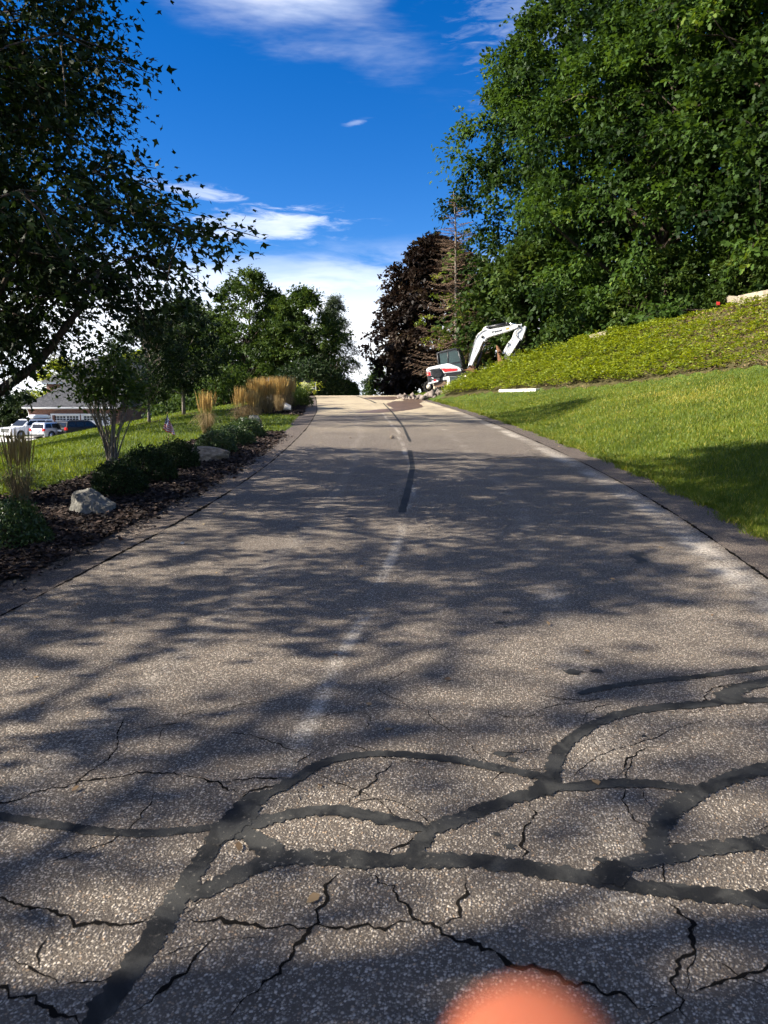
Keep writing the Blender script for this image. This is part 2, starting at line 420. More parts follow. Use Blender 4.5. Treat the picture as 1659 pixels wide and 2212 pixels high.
bed2 = edge_pts(25.5, 35.5, EL + .02) + [(float(rc(35)) + EL - 1.1, 35.2), (float(rc(33)) + EL - 2.6, 33.5), (float(rc(29)) + EL - 3.0, 29.5), (float(rc(26)) + EL - 2.2, 27.0)]
tag(sheet('mulch_bed', bed1, .12, .014, MATS['mulch']), kind='structure')
tag(sheet('mulch_bed', bed2, .15, .014, MATS['mulch']), kind='structure')
drive = [(-60, 66), (-24, 66), (-26.5, 74), (-27, 78.4), (-60, 78.4)]
tag(sheet('driveway', drive, .8, .03, MATS['concrete']), kind='structure')

lawnB_img = [(950, 862), (1010, 853), (1090, 846), (1150, 843), (1280, 836), (1400, 822), (1500, 808), (1659, 790)]
bankT_img = [(1659, 640), (1540, 671), (1400, 708), (1280, 741), (1180, 768), (1100, 788)]
lawnB = img_poly(lawnB_img); bankT = img_poly(bankT_img)
print('lawnB', [tuple(round(float(c), 1) for c in p) for p in lawnB]); print('bankT', [tuple(round(float(c), 1) for c in p) for p in bankT])

# ------------------------------------------------------------------ cracks and crack sealer on the road
def ribbon(name, pts, w, mat, dz, seed, jag=.25, step=.02, taper=True, var=.15):
    rng = np.random.default_rng(seed)
    P = np.array([onroad(u, v)[:2] for u, v in pts]) if len(pts[0]) == 2 else np.array(pts)
    d = np.r_[0, np.cumsum(np.linalg.norm(np.diff(P, axis=0), axis=1))]
    n = max(4, int(d[-1]/step)); s = np.linspace(0, d[-1], n)
    # Catmull-like smoothing
    Q = np.stack([np.interp(s, d, P[:, k]) for k in (0, 1)], 1)
    k = max(1, int(.10/step)); ker = np.ones(2*k+1)/(2*k+1)
    Q = np.stack([np.convolve(np.pad(Q[:, i], k, 'reflect', reflect_type='odd'), ker, 'valid') for i in (0, 1)], 1)
    if name != 'edge_joint':
        Q = Q[np.abs(Q[:, 0] - rc(Q[:, 1])) < RW - .03]; n = len(Q)
    T = np.gradient(Q, axis=0); T /= np.linalg.norm(T, axis=1)[:, None] + 1e-9; N = np.stack([-T[:, 1], T[:, 0]], 1)
    sm = lambda m, a: np.convolve(rng.normal(0, 1, n + m - 1), np.ones(m)/m**.5, 'valid')*a
    ww = w*(1 + sm(9, var)); tp = (np.clip(np.minimum(np.arange(n), np.arange(n)[::-1])/6, .15, 1) if jag > .3 else np.clip(np.minimum(np.arange(n), np.arange(n)[::-1])/4, .62, 1)) if taper else 1
    l = (ww/2*tp)*(1 + rng.normal(0, jag, n)); r_ = (ww/2*tp)*(1 + rng.normal(0, jag, n))
    if jag > .4: Q = Q + N*sm(3, w*.9)[:, None] + N*sm(14, w*1.2)[:, None]
    A = Q + N*l[:, None]; Bq = Q - N*r_[:, None]
    XY = np.stack([A, Q, Bq], 1).reshape(-1, 2)
    Z = rz(XY[:, 1]) + .020 + dz; Z[1::3] += dz*.05
    i = np.arange(n-1)*3
    Fc = np.concatenate([np.stack([i, i+3, i+4, i+1], 1), np.stack([i+1, i+4, i+5, i+2], 1)])[:, ::-1]
    return link(name, npmesh(name, np.c_[XY, Z], Fc), mat, road, True)
SEAL = [([(195, 2235), (290, 2100), (350, 2010), (400, 1930), (450, 1850), (490, 1790), (530, 1745), (585, 1722)], .080),
        ([(0, 1775), (90, 1790), (180, 1805), (290, 1815), (400, 1808), (480, 1796)], .042),
        ([(410, 1955), (480, 1920), (540, 1888), (610, 1862), (760, 1870), (900, 1873), (1050, 1872), (1150, 1890), (1300, 1915), (1400, 1935), (1520, 1945), (1690, 1962)], .072),
        ([(500, 1790), (545, 1825), (610, 1866)], .075), ([(520, 1800), (600, 1776), (700, 1758), (760, 1765), (840, 1785), (930, 1806)], .062),
        ([(915, 1808), (1010, 1776), (1080, 1746), (1160, 1722), (1215, 1705)], .066), ([(935, 1803), (905, 1838), (880, 1872)], .062),
        ([(630, 1708), (660, 1675), (720, 1648), (800, 1638), (880, 1640), (980, 1652), (1070, 1668), (1150, 1685), (1205, 1698)], .052),
        ([(1188, 1712), (1195, 1660), (1215, 1620), (1270, 1580), (1340, 1550), (1430, 1536), (1530, 1531), (1600, 1520), (1690, 1524)], .062),
        ([(1555, 1522), (1600, 1492), (1690, 1478)], .10), ([(1250, 1508), (1300, 1495), (1400, 1480), (1500, 1472), (1580, 1460), (1690, 1446)], .050),
        ([(1195, 1716), (1290, 1706), (1380, 1702), (1470, 1710), (1525, 1724)], .058),
        ([(1690, 1664), (1590, 1685), (1530, 1715), (1470, 1745), (1428, 1778), (1416, 1825), (1408, 1856)], .074),
        ([(1290, 1905), (1360, 1880), (1430, 1862), (1530, 1846), (1690, 1828)], .072),
        ([(885, 975), (891, 1010), (884, 1050), (868, 1112)], .085), ([(828, 872), (850, 895), (872, 925), (886, 956)], .06), ([(770, 856), (800, 866), (812, 872)], .10),
        ([(455, 1835), (505, 1795), (555, 1752)], .105), ([(585, 1725), (620, 1712), (645, 1690)], .058),
        ([(1175, 1690), (1198, 1712), (1180, 1730)], .10), ([(1285, 1890), (1320, 1900), (1350, 1922)], .10)]
def extend(p):                         # let a line that leaves the picture run on
    p = list(p)
    if p[0][0] <= 0 or p[0][0] >= 1655: p = [(p[0][0] + (450 if p[0][0] > 0 else -450), p[0][1] + 2.0*(p[0][1] - p[1][1]))] + p
    if p[-1][0] <= 0 or p[-1][0] >= 1655: p = p + [(p[-1][0] + (450 if p[-1][0] > 0 else -450), p[-1][1] + 2.0*(p[-1][1] - p[-2][1]))]
    return p
for i, (p, w) in enumerate(SEAL):
    p = extend(p)
    ribbon('crack_sealer', p, w, MATS['sealer'], .0030 + .00012*i, 10 + i, .15, .011, True, .07)
CR = [([(0, 1955), (90, 1975), (180, 1995), (240, 2005), (335, 1990)], .010), ([(395, 2000), (470, 2012), (600, 2006), (680, 2020), (760, 2008), (900, 2005)], .009),
      ([(480, 2018), (440, 2075), (380, 2130), (290, 2205)], .009), ([(730, 1900), (700, 1970), (680, 2020), (640, 2080), (560, 2150), (480, 2215)], .008),
      ([(790, 1900), (840, 1920), (860, 1970), (920, 2010), (960, 2030), (1030, 2055), (1110, 2100), (1200, 2140), (1300, 2170), (1420, 2200)], .010),
      ([(1000, 1895), (985, 1960), (960, 2025)], .008), ([(1420, 1950), (1480, 2000), (1492, 2060), (1468, 2110), (1480, 2150), (1500, 2225)], .010),
      ([(1155, 1745), (1168, 1780), (1130, 1810), (1090, 1850), (1140, 1895)], .010), ([(0, 1750), (120, 1710), (250, 1690), (350, 1675), (450, 1695), (520, 1728)], .008),
      ([(470, 1700), (540, 1685), (630, 1694)], .008), ([(520, 1725), (560, 1705), (620, 1700)], .010), ([(845, 1650), (800, 1700), (765, 1755)], .008), ([(640, 1712), (655, 1745)], .008),
      ([(110, 2000), (85, 2080), (80, 2130)], .006), ([(0, 2150), (80, 2170), (150, 2200), (190, 2215)], .010), ([(480, 1590), (560, 1600), (650, 1638)], .005),
      ([(1330, 1690), (1375, 1640), (1410, 1620)], .006), ([(1380, 1705), (1400, 1760)], .006), ([(850, 1862), (900, 1826)], .016), ([(1410, 1850), (1440, 1950)], .005),
      ([(1659, 2090), (1600, 2130), (1480, 2160)], .006), ([(405, 1985), (440, 1960)], .012), ([(1490, 2060), (1560, 2110), (1659, 2160)], .005), ([(1180, 1625), (1120, 1640), (1060, 1632)], .004),
      ([(1230, 1690), (1300, 1640), (1420, 1600), (1540, 1560)], .004), ([(890, 995), (1000, 994), (1100, 992), (1205, 989)], .035), ([(640, 912), (800, 908), (930, 905)], .03)]
for i, (p, w) in enumerate(CR):
    p = extend(p)
    ribbon('crack', p, w, MATS['crack'], .0015, 60 + i, .5, .015, True, .35)
# tar drips beside the sealed cracks
_rng = np.random.default_rng(55)
for (u, v, s) in [(1085, 1640, .05), (1105, 1652, .04), (1010, 1655, .03), (868, 1005, .06), (858, 1030, .08), (852, 1048, .06), (846, 1062, .07), (866, 1075, .05), (840, 1090, .05), (820, 1052, .06), (1240, 1460, .07), (1290, 1458, .05), (1095, 1330, .04), (1080, 1352, .05), (1092, 1362, .03), (760, 1120, .05), (1100, 1842, .03), (1070, 1815, .02), (1300, 1870, .03), (1390, 1600, .02)]:
    c = onroad(u, v); m_ = 14; a_ = np.linspace(0, 2*np.pi, m_, endpoint=False); rr_ = s*.5*_rng.uniform(.5, 1.3, m_)
    X_ = c[0] + rr_*1.5*np.cos(a_); Y_ = c[1] + rr_*np.sin(a_)
    link('tar_drip', npmesh('tar_drip', np.stack([X_, Y_, rz(Y_) + .0232], 1), np.arange(m_)[None]), MATS['sealer'], road)
# hairline cracks wandering between the wide ones
_rng = np.random.default_rng(99)
for i in range(26):
    x, y = _rng.uniform(-1.3, 1.7), _rng.uniform(1.75, 3.6); a = _rng.uniform(0, 6.28); pts = [(x, y, 0)]
    for _ in range(_rng.integers(5, 12)):
        a += _rng.normal(0, .5); x += .07*math.cos(a); y += .07*math.sin(a); pts.append((x, y, 0))
    ribbon('crack', pts, _rng.uniform(.0025, .0055), MATS['crack'], .0012, 300 + i, .5, .012, True, .4)
# open joints between carriageway and shoulders
for s, e in ((-1, -RW - .004), (1, RW + .004)):
    ribbon('edge_joint', [(float(rc(y)) + e, y, 0) for y in np.linspace(1, 46, 90)], .022, MATS['crack'], .0022, 7 + s, .38, .04, False, .5)
#__PART2__
SC.cycles.max_bounces = 4; SC.cycles.diffuse_bounces = 2; SC.cycles.glossy_bounces = 2; SC.cycles.transmission_bounces = 3
SC.cycles.use_light_tree = False; SC.cycles.adaptive_threshold = .03
SC.cycles.transparent_max_bounces = 6; SC.cycles.caustics_reflective = False; SC.cycles.caustics_refractive = False

# ------------------------------------------------------------------ leaves
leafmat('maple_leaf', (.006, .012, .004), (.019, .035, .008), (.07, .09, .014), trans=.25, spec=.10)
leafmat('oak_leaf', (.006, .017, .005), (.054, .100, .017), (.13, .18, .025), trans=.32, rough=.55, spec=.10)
leafmat('understory_leaf', (.018, .038, .008), (.062, .098, .019), (.12, .15, .025), trans=.3, spec=.12)
leafmat('bright_leaf', (.13, .17, .02), (.26, .30, .03), (.34, .34, .05), trans=.45)
leafmat('vine_leaf', (.08, .12, .015), (.19, .22, .03), (.30, .26, .04), trans=.4)
leafmat('purple_leaf', (.013, .009, .007), (.032, .021, .014), (.06, .045, .02), trans=.18, spec=.12)
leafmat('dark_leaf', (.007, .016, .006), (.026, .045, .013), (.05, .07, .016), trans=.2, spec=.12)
leafmat('needle_leaf', (.022, .038, .016), (.060, .085, .035), None, trans=.15)
leafmat('boxwood_leaf', (.012, .030, .009), (.050, .085, .020), (.085, .12, .03), trans=.2, rough=.4)
leafmat('cover_leaf', (.060, .100, .010), (.29, .33, .032), (.45, .40, .06), trans=.35)
leafmat('grass_blade', (.045, .080, .008), (.150, .190, .014), (.33, .29, .05), trans=.35, rough=.55)
leafmat('straw', (.16, .12, .06), (.36, .27, .13), None, trans=.3, rough=.7)
leafmat('plume', (.28, .20, .075), (.56, .43, .18), None, trans=.35, rough=.8)
leafmat('chip', (.010, .006, .005), (.050, .030, .022), (.13, .095, .07), trans=.0, rough=.9)
leafmat('dry_leaf', (.12, .07, .035), (.30, .20, .10), (.42, .33, .2), trans=.15, rough=.8)
leafmat('flower', (.42, .44, .20), (.68, .68, .42), None, trans=.3)

T_MAPLE = np.array([(0, 0, 0), (.17, .10, .02), (.52, .16, -.03), (.30, .38, .03), (.50, .70, -.05), (.20, .62, .03), (0, 1.0, -.06), (-.20, .62, .03), (-.50, .70, -.05), (-.30, .38, .03), (-.52, .16, -.03), (-.17, .10, .02)])
T_MAPLE = np.array([(0, 0, 0), (.50, .20, -.03), (.24, .40, .03), (.40, .72, -.05), (0, 1.0, -.06), (-.40, .72, -.05), (-.24, .40, .03), (-.50, .20, -.03)])
T_OAK = np.array([(0, 0, 0), (.30, .30, .04), (.16, .46, .02), (.30, .68, .0), (0, 1.0, -.07), (-.30, .68, .0), (-.16, .46, .02), (-.30, .30, .04)])
T_OAK_OLD = np.array([(0, 0, 0), (.22, .22, .04), (.13, .36, .02), (.33, .55, .03), (.18, .68, .02), (0, 1.0, -.06), (-.18, .68, .02), (-.33, .55, .03), (-.13, .36, .02), (-.22, .22, .04)])
T_STAR = np.array([(0, 0, 0), (.40, .40, -.04), (.15, .55, .03), (0, 1.05, -.06), (-.15, .55, .03), (-.40, .40, -.04)])
T_OVAL = np.array([(0, 0, 0), (.26, .32, .05), (.20, .68, .02), (0, 1, -.06), (-.20, .68, .02), (-.26, .32, .05)])
T_QUAD = np.array([(0, 0, 0), (.30, .45, .06), (0, 1, -.08), (-.30, .45, .06)])
T_LONG = np.array([(0, 0, 0), (.13, .4, .03), (0, 1, -.10), (-.13, .4, .03)])

def unit(a): return a/(np.linalg.norm(a, axis=-1, keepdims=True) + 1e-9)
def leaves(P, D, N, S, T, tint):
    """one n-gon per leaf; P base, D tip direction, N rough normal, S size"""
    n, k = len(P), len(T)
    D = unit(D); X = unit(np.cross(D, N)); N = np.cross(X, D)
    V = (P[:, None] + S[:, None, None]*(T[None, :, 0, None]*X[:, None] + T[None, :, 1, None]*D[:, None] + T[None, :, 2, None]*N[:, None])).reshape(-1, 3)
    return V, np.arange(n*k).reshape(n, k), np.repeat(np.clip(tint, 0, 1), k)

TWIGS = []
def spray(rng, C, out, rad, n, size, T, droop=.25, flat=.55, twigs=9, ctint=None, jit=.10):
    """leaf sprays: every clump centre C grows a few twigs carrying leaves"""
    m = len(C); idx = np.repeat(np.arange(m), n)
    tw = unit(rng.normal(size=(m, twigs, 3))*np.array([1, 1, flat]) + out[:, None]*.75)
    tl = rng.uniform(.55, 1.25, (m, twigs))
    ti = rng.integers(0, twigs, len(idx)); d = tw[idx, ti]; L = tl[idx, ti]*rad[idx]
    f = rng.random(len(idx))**.65
    TWIGS.append((C, tw, tl*rad[:, None], rad, droop))
    P = C[idx] + d*(L*f)[:, None] + rng.normal(size=(len(idx), 3))*(rad[idx]*jit)[:, None]
    P[:, 2] -= droop*rad[idx]*f*f*.8
    D = d + rng.normal(size=P.shape)*.75; D[:, 2] -= droop*1.2
    N = rng.normal(size=P.shape)*.55 + np.array([0, 0, 1.0]) + out[idx]*.35
    S = size*rng.uniform(.65, 1.25, len(idx))
    ct = rng.random(m)*.70 if ctint is None else ctint
    tint = ct[idx] + rng.random(len(idx))*.30
    return leaves(P, D, N, S, T, tint)

def crown_profile(t, kind):
    if kind == 'skirt': return np.where(t < .12, .72 + .28*np.sin(t/.12*np.pi/2), (1 - ((t - .12)/.88)**1.30)**.75*.92 + .08)
    if kind == 'round': return np.sin(np.pi*np.clip(t, 0, 1)**.80)**.55
    if kind == 'low': return np.where(t < .35, .80 + .2*np.sin(t/.35*np.pi/2), np.cos((t - .35)/.65*np.pi/2)**.6)
    if kind == 'vase': return np.sin(np.pi*np.clip(t*.62 + .26, 0, 1))**.8
    if kind == 'cone': return (1 - t)**.75*.95 + .05

def branches(mb, rng, H_, tr, lean, C, base, nb, sides=5, thin=.012):
    n = 9; pts = []; rr = []
    for i in range(n):
        f = i/(n-1); pts.append(np.array([lean[0]*f + math.sin(f*5 + lean[0]*7)*.12*tr*3, lean[1]*f + math.cos(f*4)*.1*tr*3, H_*.86*f - (.15 if i == 0 else 0)]))
        rr.append(tr*(1.25 if i == 0 else 1)*(1 - f)**.8 + .018)
    mb.tube(pts, rr, 8)
    pa = np.array(pts)
    for c in C[rng.permutation(len(C))[:nb]]:
        z0 = np.clip(c[2] - .55*np.linalg.norm(c[:2] - lean*c[2]/H_) - rng.uniform(0, .6), base*.6, H_*.82)
        f = z0/(H_*.86); p0 = np.array([np.interp(z0, pa[:, 2], pa[:, k]) for k in (0, 1, 2)])
        r0 = (tr*(1 - f)**.8)*(.42 if nb > 30 else .16) + thin
        v = c - p0; L = np.linalg.norm(v); side = rng.normal(size=3)*.10*L
        q = [p0 + v*g + side*math.sin(g*math.pi) + np.array([0, 0, .10*L*math.sin(g*math.pi)]) for g in (0, .25, .5, .75, 1)]
        mb.tube(q, [r0*(1 - .85*g) + thin*.3 for g in (0, .25, .5, .75, 1)], sides, False)
        # side twigs
        for _ in range(2):
            g = rng.uniform(.4, .9); s0 = p0 + v*g + side*math.sin(g*math.pi) + np.array([0, 0, .10*L*math.sin(g*math.pi)])
            mb.tube([s0, s0 + unit(v + rng.normal(size=3)*L*.5)*rng.uniform(.4, .9)], [thin*.9, thin*.25], 4, False)

def make_tree(seed, H_, base, rad, ncl, nleaf, size, T, shape='round', tr=.2, lean=(0, 0), crad=.9, droop=.25, inner=.35, flat=.55, nb=70, lobes=True, jit=.10, asym=None, twg=0):
    """returns (trunk MB, leaf verts, faces, tint)"""
    rng = np.random.default_rng(seed); lean = np.array([*lean])
    tt = rng.random(ncl)**.9; ang = rng.random(ncl)*2*np.pi
    lob = 1 + .20*np.sin(ang*3 + seed) * np.cos(tt*6 + seed*1.7) + .12*np.sin(ang*7 + seed*3 + tt*9) if lobes else 1
    rr = rad*crown_profile(tt, shape)*lob*(inner + (1 - inner)*rng.random(ncl)**.55)
    C = np.stack([rr*np.cos(ang), rr*np.sin(ang), base + tt*(H_ - base)], 1)
    C[:, :2] += lean[None]*(C[:, 2:3]/H_)
    if asym is not None: C = asym(C)
    out = unit(np.stack([C[:, 0], C[:, 1], (C[:, 2] - (base + H_)/2)*.5], 1))
    ncl = len(C); cr = crad*rng.uniform(.65, 1.3, ncl)
    if shape == 'skirt':                # the side away from the road carries fewer, larger leaves
        far = C[:, 0] < -.3
        a1 = spray(rng, C[~far], out[~far], cr[~far], nleaf, size, T, droop, flat, jit=jit); a2 = spray(rng, C[far], out[far], cr[far], nleaf//16, size*2.1, T, droop, flat, jit=jit)
        V = np.concatenate([a1[0], a2[0]]); Fc = np.concatenate([a1[1], a2[1] + len(a1[0])]); tint = np.concatenate([a1[2], a2[2]])
    else:
        V, Fc, tint = spray(rng, C, out, cr, nleaf, size, T, droop, flat, jit=jit)
    mb = MB(); branches(mb, rng, H_, tr, lean, C, base, nb)
    if twg:
        c, tw, tl, rd, dp = TWIGS[-2 if shape == 'skirt' else -1]
        for i in range(len(c)):
            for j in range(0, tw.shape[1], twg):
                e1 = c[i] + tw[i, j]*tl[i, j]*.5 - [0, 0, dp*rd[i]*.2]; e2 = c[i] + tw[i, j]*tl[i, j]*.95 - [0, 0, dp*rd[i]*.72]
                mb.tube([c[i], e1, e2], [.013, .008, .003], 3, False)
    return mb, V, Fc, tint

def plant_tree(name, label, cat, mesh, loc, mat, bark='bark', group=None, rotz=0, sc=1.0, crown_name='crown'):
    """mesh = dict with 'trunk' and 'crown' mesh data"""
    o = empty(name, loc, (0, 0, rotz), sc); tag(o, label, cat, group)
    link('trunk', mesh['trunk'], None, o)
    link(crown_name, mesh['crown'], None, o)
    return o
def tree_data(key, leafm, bark, *a, **k):
    mb, V, Fc, tint = make_tree(*a, **k)
    tm = bpy.data.meshes.new(key + '_trunk'); tm.from_pydata(mb.v, [], mb.f); tm.update(); tm.polygons.foreach_set('use_smooth', np.ones(len(tm.polygons), bool))
    tm.materials.append(MATS[bark]); cm = npmesh(key + '_crown', V, Fc, tint); cm.materials.append(MATS[leafm])
    return {'trunk': tm, 'crown': cm}
def ground_at(x, y): return (x, y, H(x, y) - .03)

# --- big maple whose limb and crown fill the left edge
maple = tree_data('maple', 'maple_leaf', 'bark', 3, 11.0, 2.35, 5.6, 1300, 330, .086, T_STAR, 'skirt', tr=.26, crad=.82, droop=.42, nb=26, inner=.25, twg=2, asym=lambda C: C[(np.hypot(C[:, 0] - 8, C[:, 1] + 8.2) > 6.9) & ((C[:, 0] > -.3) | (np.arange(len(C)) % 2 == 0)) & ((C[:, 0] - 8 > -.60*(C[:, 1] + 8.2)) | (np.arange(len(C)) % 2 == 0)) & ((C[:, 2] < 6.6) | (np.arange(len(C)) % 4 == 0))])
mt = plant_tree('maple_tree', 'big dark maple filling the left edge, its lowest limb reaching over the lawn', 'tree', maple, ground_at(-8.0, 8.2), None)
mb = MB()
mb.tube([(.1, 0, .6), (1.6, .35, 1.15), (2.7, .5, 1.42), (3.45, .5, 1.63), (3.95, .6, 2.0), (4.35, .8, 2.6), (4.7, 1.0, 3.3)], [.12, .095, .075, .062, .05, .035, .015], 8)
mb.tube([(2.9, .5, 1.45), (3.3, .2, 2.0), (3.8, 0, 2.6), (4.3, -.1, 3.4)], [.05, .04, .03, .01], 6)
mb.build('limb', MATS['bark'], mt, True)

# --- neighbours of that maple, outside the frame on the sunny side: their shade dapples the road
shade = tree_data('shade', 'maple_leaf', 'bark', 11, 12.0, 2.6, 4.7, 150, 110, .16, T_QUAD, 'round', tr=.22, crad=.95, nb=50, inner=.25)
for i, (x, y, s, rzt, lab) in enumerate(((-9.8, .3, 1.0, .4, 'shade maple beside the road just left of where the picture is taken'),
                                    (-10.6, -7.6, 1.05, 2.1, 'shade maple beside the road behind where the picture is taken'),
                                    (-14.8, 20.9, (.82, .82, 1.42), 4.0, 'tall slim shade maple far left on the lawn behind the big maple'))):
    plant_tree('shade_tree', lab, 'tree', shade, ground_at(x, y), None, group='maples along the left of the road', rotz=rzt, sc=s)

# --- wall of oaks above the bank on the right
oakA = tree_data('oak_a', 'oak_leaf', 'bark', 21, 20, .4, 6.8, 500, 145, .255, T_OAK, 'low', tr=.34, crad=1.25, droop=.3, nb=110, inner=.42, twg=3)
oakB = tree_data('oak_b', 'oak_leaf', 'bark', 22, 19, .3, 6.2, 470, 150, .25, T_OVAL, 'low', tr=.30, crad=1.2, droop=.35, nb=70, inner=.42)
oakC = tree_data('oak_c', 'oak_leaf', 'bark', 23, 18.5, .6, 5.8, 440, 165, .25, T_QUAD, 'low', tr=.28, crad=1.2, droop=.45, nb=70, inner=.35)
G = 'oaks along the top of the bank'
for (d, x, y, rot, s, lab) in ((oakC, 12.4, 51.5, 1.0, 1.22, 'leftmost oak of the tree wall, right behind the raised excavator boom'),
                               (oakB, 15.3, 42.0, 2.2, 1.12, 'second oak from the left in the tree wall above the bank'),
                               (oakA, 18.9, 34.0, .3, 1.08, 'huge oak with hanging sunlit boughs above the middle of the bank'),
                               (oakB, 20.5, 27.5, 4.1, 1.0, 'dark oak at the right edge above the timber edging'),
                               (oakA, 25, 39, 3.0, 1.2, 'tall oak standing behind the huge oak, only its top showing'),
                               (oakC, 17.5, 47, 5.0, 1.2, 'tall oak standing behind the second oak of the tree wall')):
    plant_tree('oak_tree', lab, 'tree', d, ground_at(x, y), None, group=G, rotz=rot, sc=s)
under = tree_data('under', 'understory_leaf', 'bark', 31, 4.6, .2, 2.2, 90, 100, .20, T_OVAL, 'low', tr=.05, crad=.75, droop=.4, nb=30, inner=.4)
for (x, y, s, rot, lab) in ((8.7, 46.8, 1.7, .2, 'leafy sapling growing behind the excavator arm'), (11.0, 42.6, 1.0, 1.3, 'leafy sapling in deep shade right of the excavator arm'),
                            (13.6, 37.0, 1.0, 2.4, 'leafy sapling at the top of the bank left of the huge oak'), (17.6, 30.6, 1.1, 3.3, 'leafy sapling at the top of the bank under the huge oak'),
                            (10.4, 49.0, 1.5, 4.0, 'leafy sapling in the gap behind the tip of the excavator arm'), (12.6, 46.0, 1.6, 2.0, 'tall sapling between the first two oaks of the tree wall'),
                            (15.9, 33.0, .8, 5.2, 'low sapling at the top of the bank near the middle')):
    plant_tree('sapling', lab, 'tree', under, ground_at(x, y), None, group='saplings under the oaks', rotz=rot, sc=s)

# --- purple maple and its neighbours beyond the excavator
purple = tree_data('purple', 'purple_leaf', 'bark', 41, 11.2, .3, 4.3, 400, 120, .34, T_QUAD, 'low', tr=.22, crad=.95, droop=.3, nb=50, inner=.35)
plant_tree('purple_maple', 'dark purple-leaved maple beyond the excavator, left of the dead spruce', 'tree', purple, ground_at(3.9, 57), None)
for (x, y, s, lab) in ((.9, 66, .95, 'green bush at the crest just below the purple maple'), (2.4, 62, .75, 'small green bush right of the crest beneath the purple maple'), (-.6, 74, .8, 'distant green bush seen past the crest of the road')):
    plant_tree('crest_bush', lab, 'bush', under, ground_at(x, y), None, group='bushes beyond the crest', rotz=x, sc=s)

# --- dead spruce
def dead_spruce():
    rng = np.random.default_rng(5); Hs = 12.4
    o = empty('dead_spruce', ground_at(4.75, 50.0)); tag(o, 'half-dead brown spruce with bare drooping branches behind the excavator cab', 'tree')
    mb = MB(); mb.tube([(0, 0, -.1), (.05, 0, 3), (-.05, .05, 7), (-.1, 0, 10), (-.28, 0, Hs)], [.17, .14, .09, .05, .012], 7); mb.build('trunk', MATS['bark_pale'], o, True)
    bb = MB(); tips = []
    for z in np.arange(.9, Hs - .2, .20):
        f = z/Hs
        for _ in range(4 if f < .8 else 3):
            a = rng.random()*2*math.pi; L = (3.5*(1 - f)**.8 + .25)*rng.uniform(.7, 1.1)
            dr = np.array([math.cos(a), math.sin(a), 0]); lift = -.30 if f < .6 else .22
            q = [np.array([-.1*f, 0, z]) + dr*L*g + np.array([0, 0, lift*L*g*(1.2 - g) + .10*L*g*g]) for g in (0, .35, .7, 1)]
            bb.tube(q, [.026*(1 - f) + .012, .018, .012, .005], 4, False)
            for g in np.linspace(.18, .98, 11):
                p = q[0] + (q[3] - q[0])*g; p[2] = np.interp(g, (0, .35, .7, 1), [w[2] for w in q])
                for sgn in (-1, 1):
                    sd = np.array([-dr[1], dr[0], 0])*sgn*.8 + dr*.7 + np.array([0, 0, rng.uniform(-.55, .05)])
                    t_ = p + sd*L*rng.uniform(.10, .24)*(1.15 - g*.6)
                    bb.tube([p, t_], [.010, .003], 3, False)
            tips.append((q[2], f))
    bb.build('branches', MATS['dead_twig'], o)
    C = np.array([t[0] for t in tips if t[1] < .58]); C = C[rng.permutation(len(C))[:26]]
    cl = [(-1.2, -.8, 3.9), (-1.6, -.6, 4.2), (-.7, -1, 3.3), (-.9, -.9, 2.5), (-.4, -1, 2.1), (.5, -1, 2.4), (1.2, -.8, 2.9), (-.3, -1, 5.2), (-1.0, -.5, 6.2), (.1, -.9, 4.6), (1.4, -1, 2.0), (.9, -1, 1.6)]
    C = np.array(cl*3)*rng.uniform(.85, 1.15, (36, 1)) + rng.normal(size=(36, 3))*.3; out = unit(C*np.array([1, 1, .1]))
    V, Fc, tint = spray(rng, C, out, rng.uniform(.3, .65, len(C)), 60, .15, T_OVAL, .5, .5)
    link('vine', npmesh('vine', V, Fc, tint), MATS['vine_leaf'], o)
dead_spruce()

# --- trees left of the road beyond the lawn
midA = tree_data('mid_a', 'understory_leaf', 'bark', 51, 12.4, 1.2, 4.6, 300, 95, .28, T_QUAD, 'round', tr=.2, crad=1.0, nb=70, inner=.3)
midB = tree_data('mid_b', 'understory_leaf', 'bark', 52, 10.5, .4, 4.2, 300, 95, .27, T_QUAD, 'low', tr=.2, crad=.9, nb=70, inner=.35)
feather = tree_data('feather', 'needle_leaf', 'bark', 53, 8.2, .2, 2.4, 230, 100, .22, T_LONG, 'cone', tr=.12, crad=.75, droop=.6, nb=90, inner=.2)
bright = tree_data('bright', 'bright_leaf', 'bark', 54, 9.0, .6, 4.0, 170, 80, .34, T_QUAD, 'low', tr=.18, crad=1.0, nb=40, inner=.4)
Gm = 'trees beyond the left lawn'
for (d, x, y, s, rot, lab) in ((midA, -14.6, 58, .86, .5, 'tall airy tree left of the wide dark tree beyond the hedge'), (midA, -9.8, 55, .80, 2.9, 'tall tree behind the golden grass with branching crown'),
                               (midB, -5.7, 53, .70, 1.1, 'wide dark green tree above the golden grass beside the road'), (midB, -29.5, 106, 1.25, 4.0, 'tree behind the brick house gable and the young lawn trees'),
                               (midB, 11.4, 59, 1.0, 2.2, 'green tree far behind the excavator arm, beyond the first oak'), (midB, -8.6, 63, .80, 5.0, 'tree filling the gap behind the wide dark tree'), (midA, -24, 92, 1.05, 1.7, 'tree standing beyond the far end of the brick house')):
    plant_tree('background_tree', lab, 'tree', d, ground_at(x, y), None, group=Gm, rotz=rot, sc=s)
plant_tree('feathery_tree', 'feathery drooping conifer left of the road at the crest', 'tree', feather, ground_at(-3.95, 60), None)
plant_tree('yellow_green_tree', 'sunlit yellow-green tree behind the garage roof', 'tree', bright, ground_at(-43, 100), None)
plant_tree('yellow_green_tree', 'yellow-green tree behind the garage ridge, right of the brighter one', 'tree', bright, ground_at(-35, 104), None, rotz=2, sc=1.15)
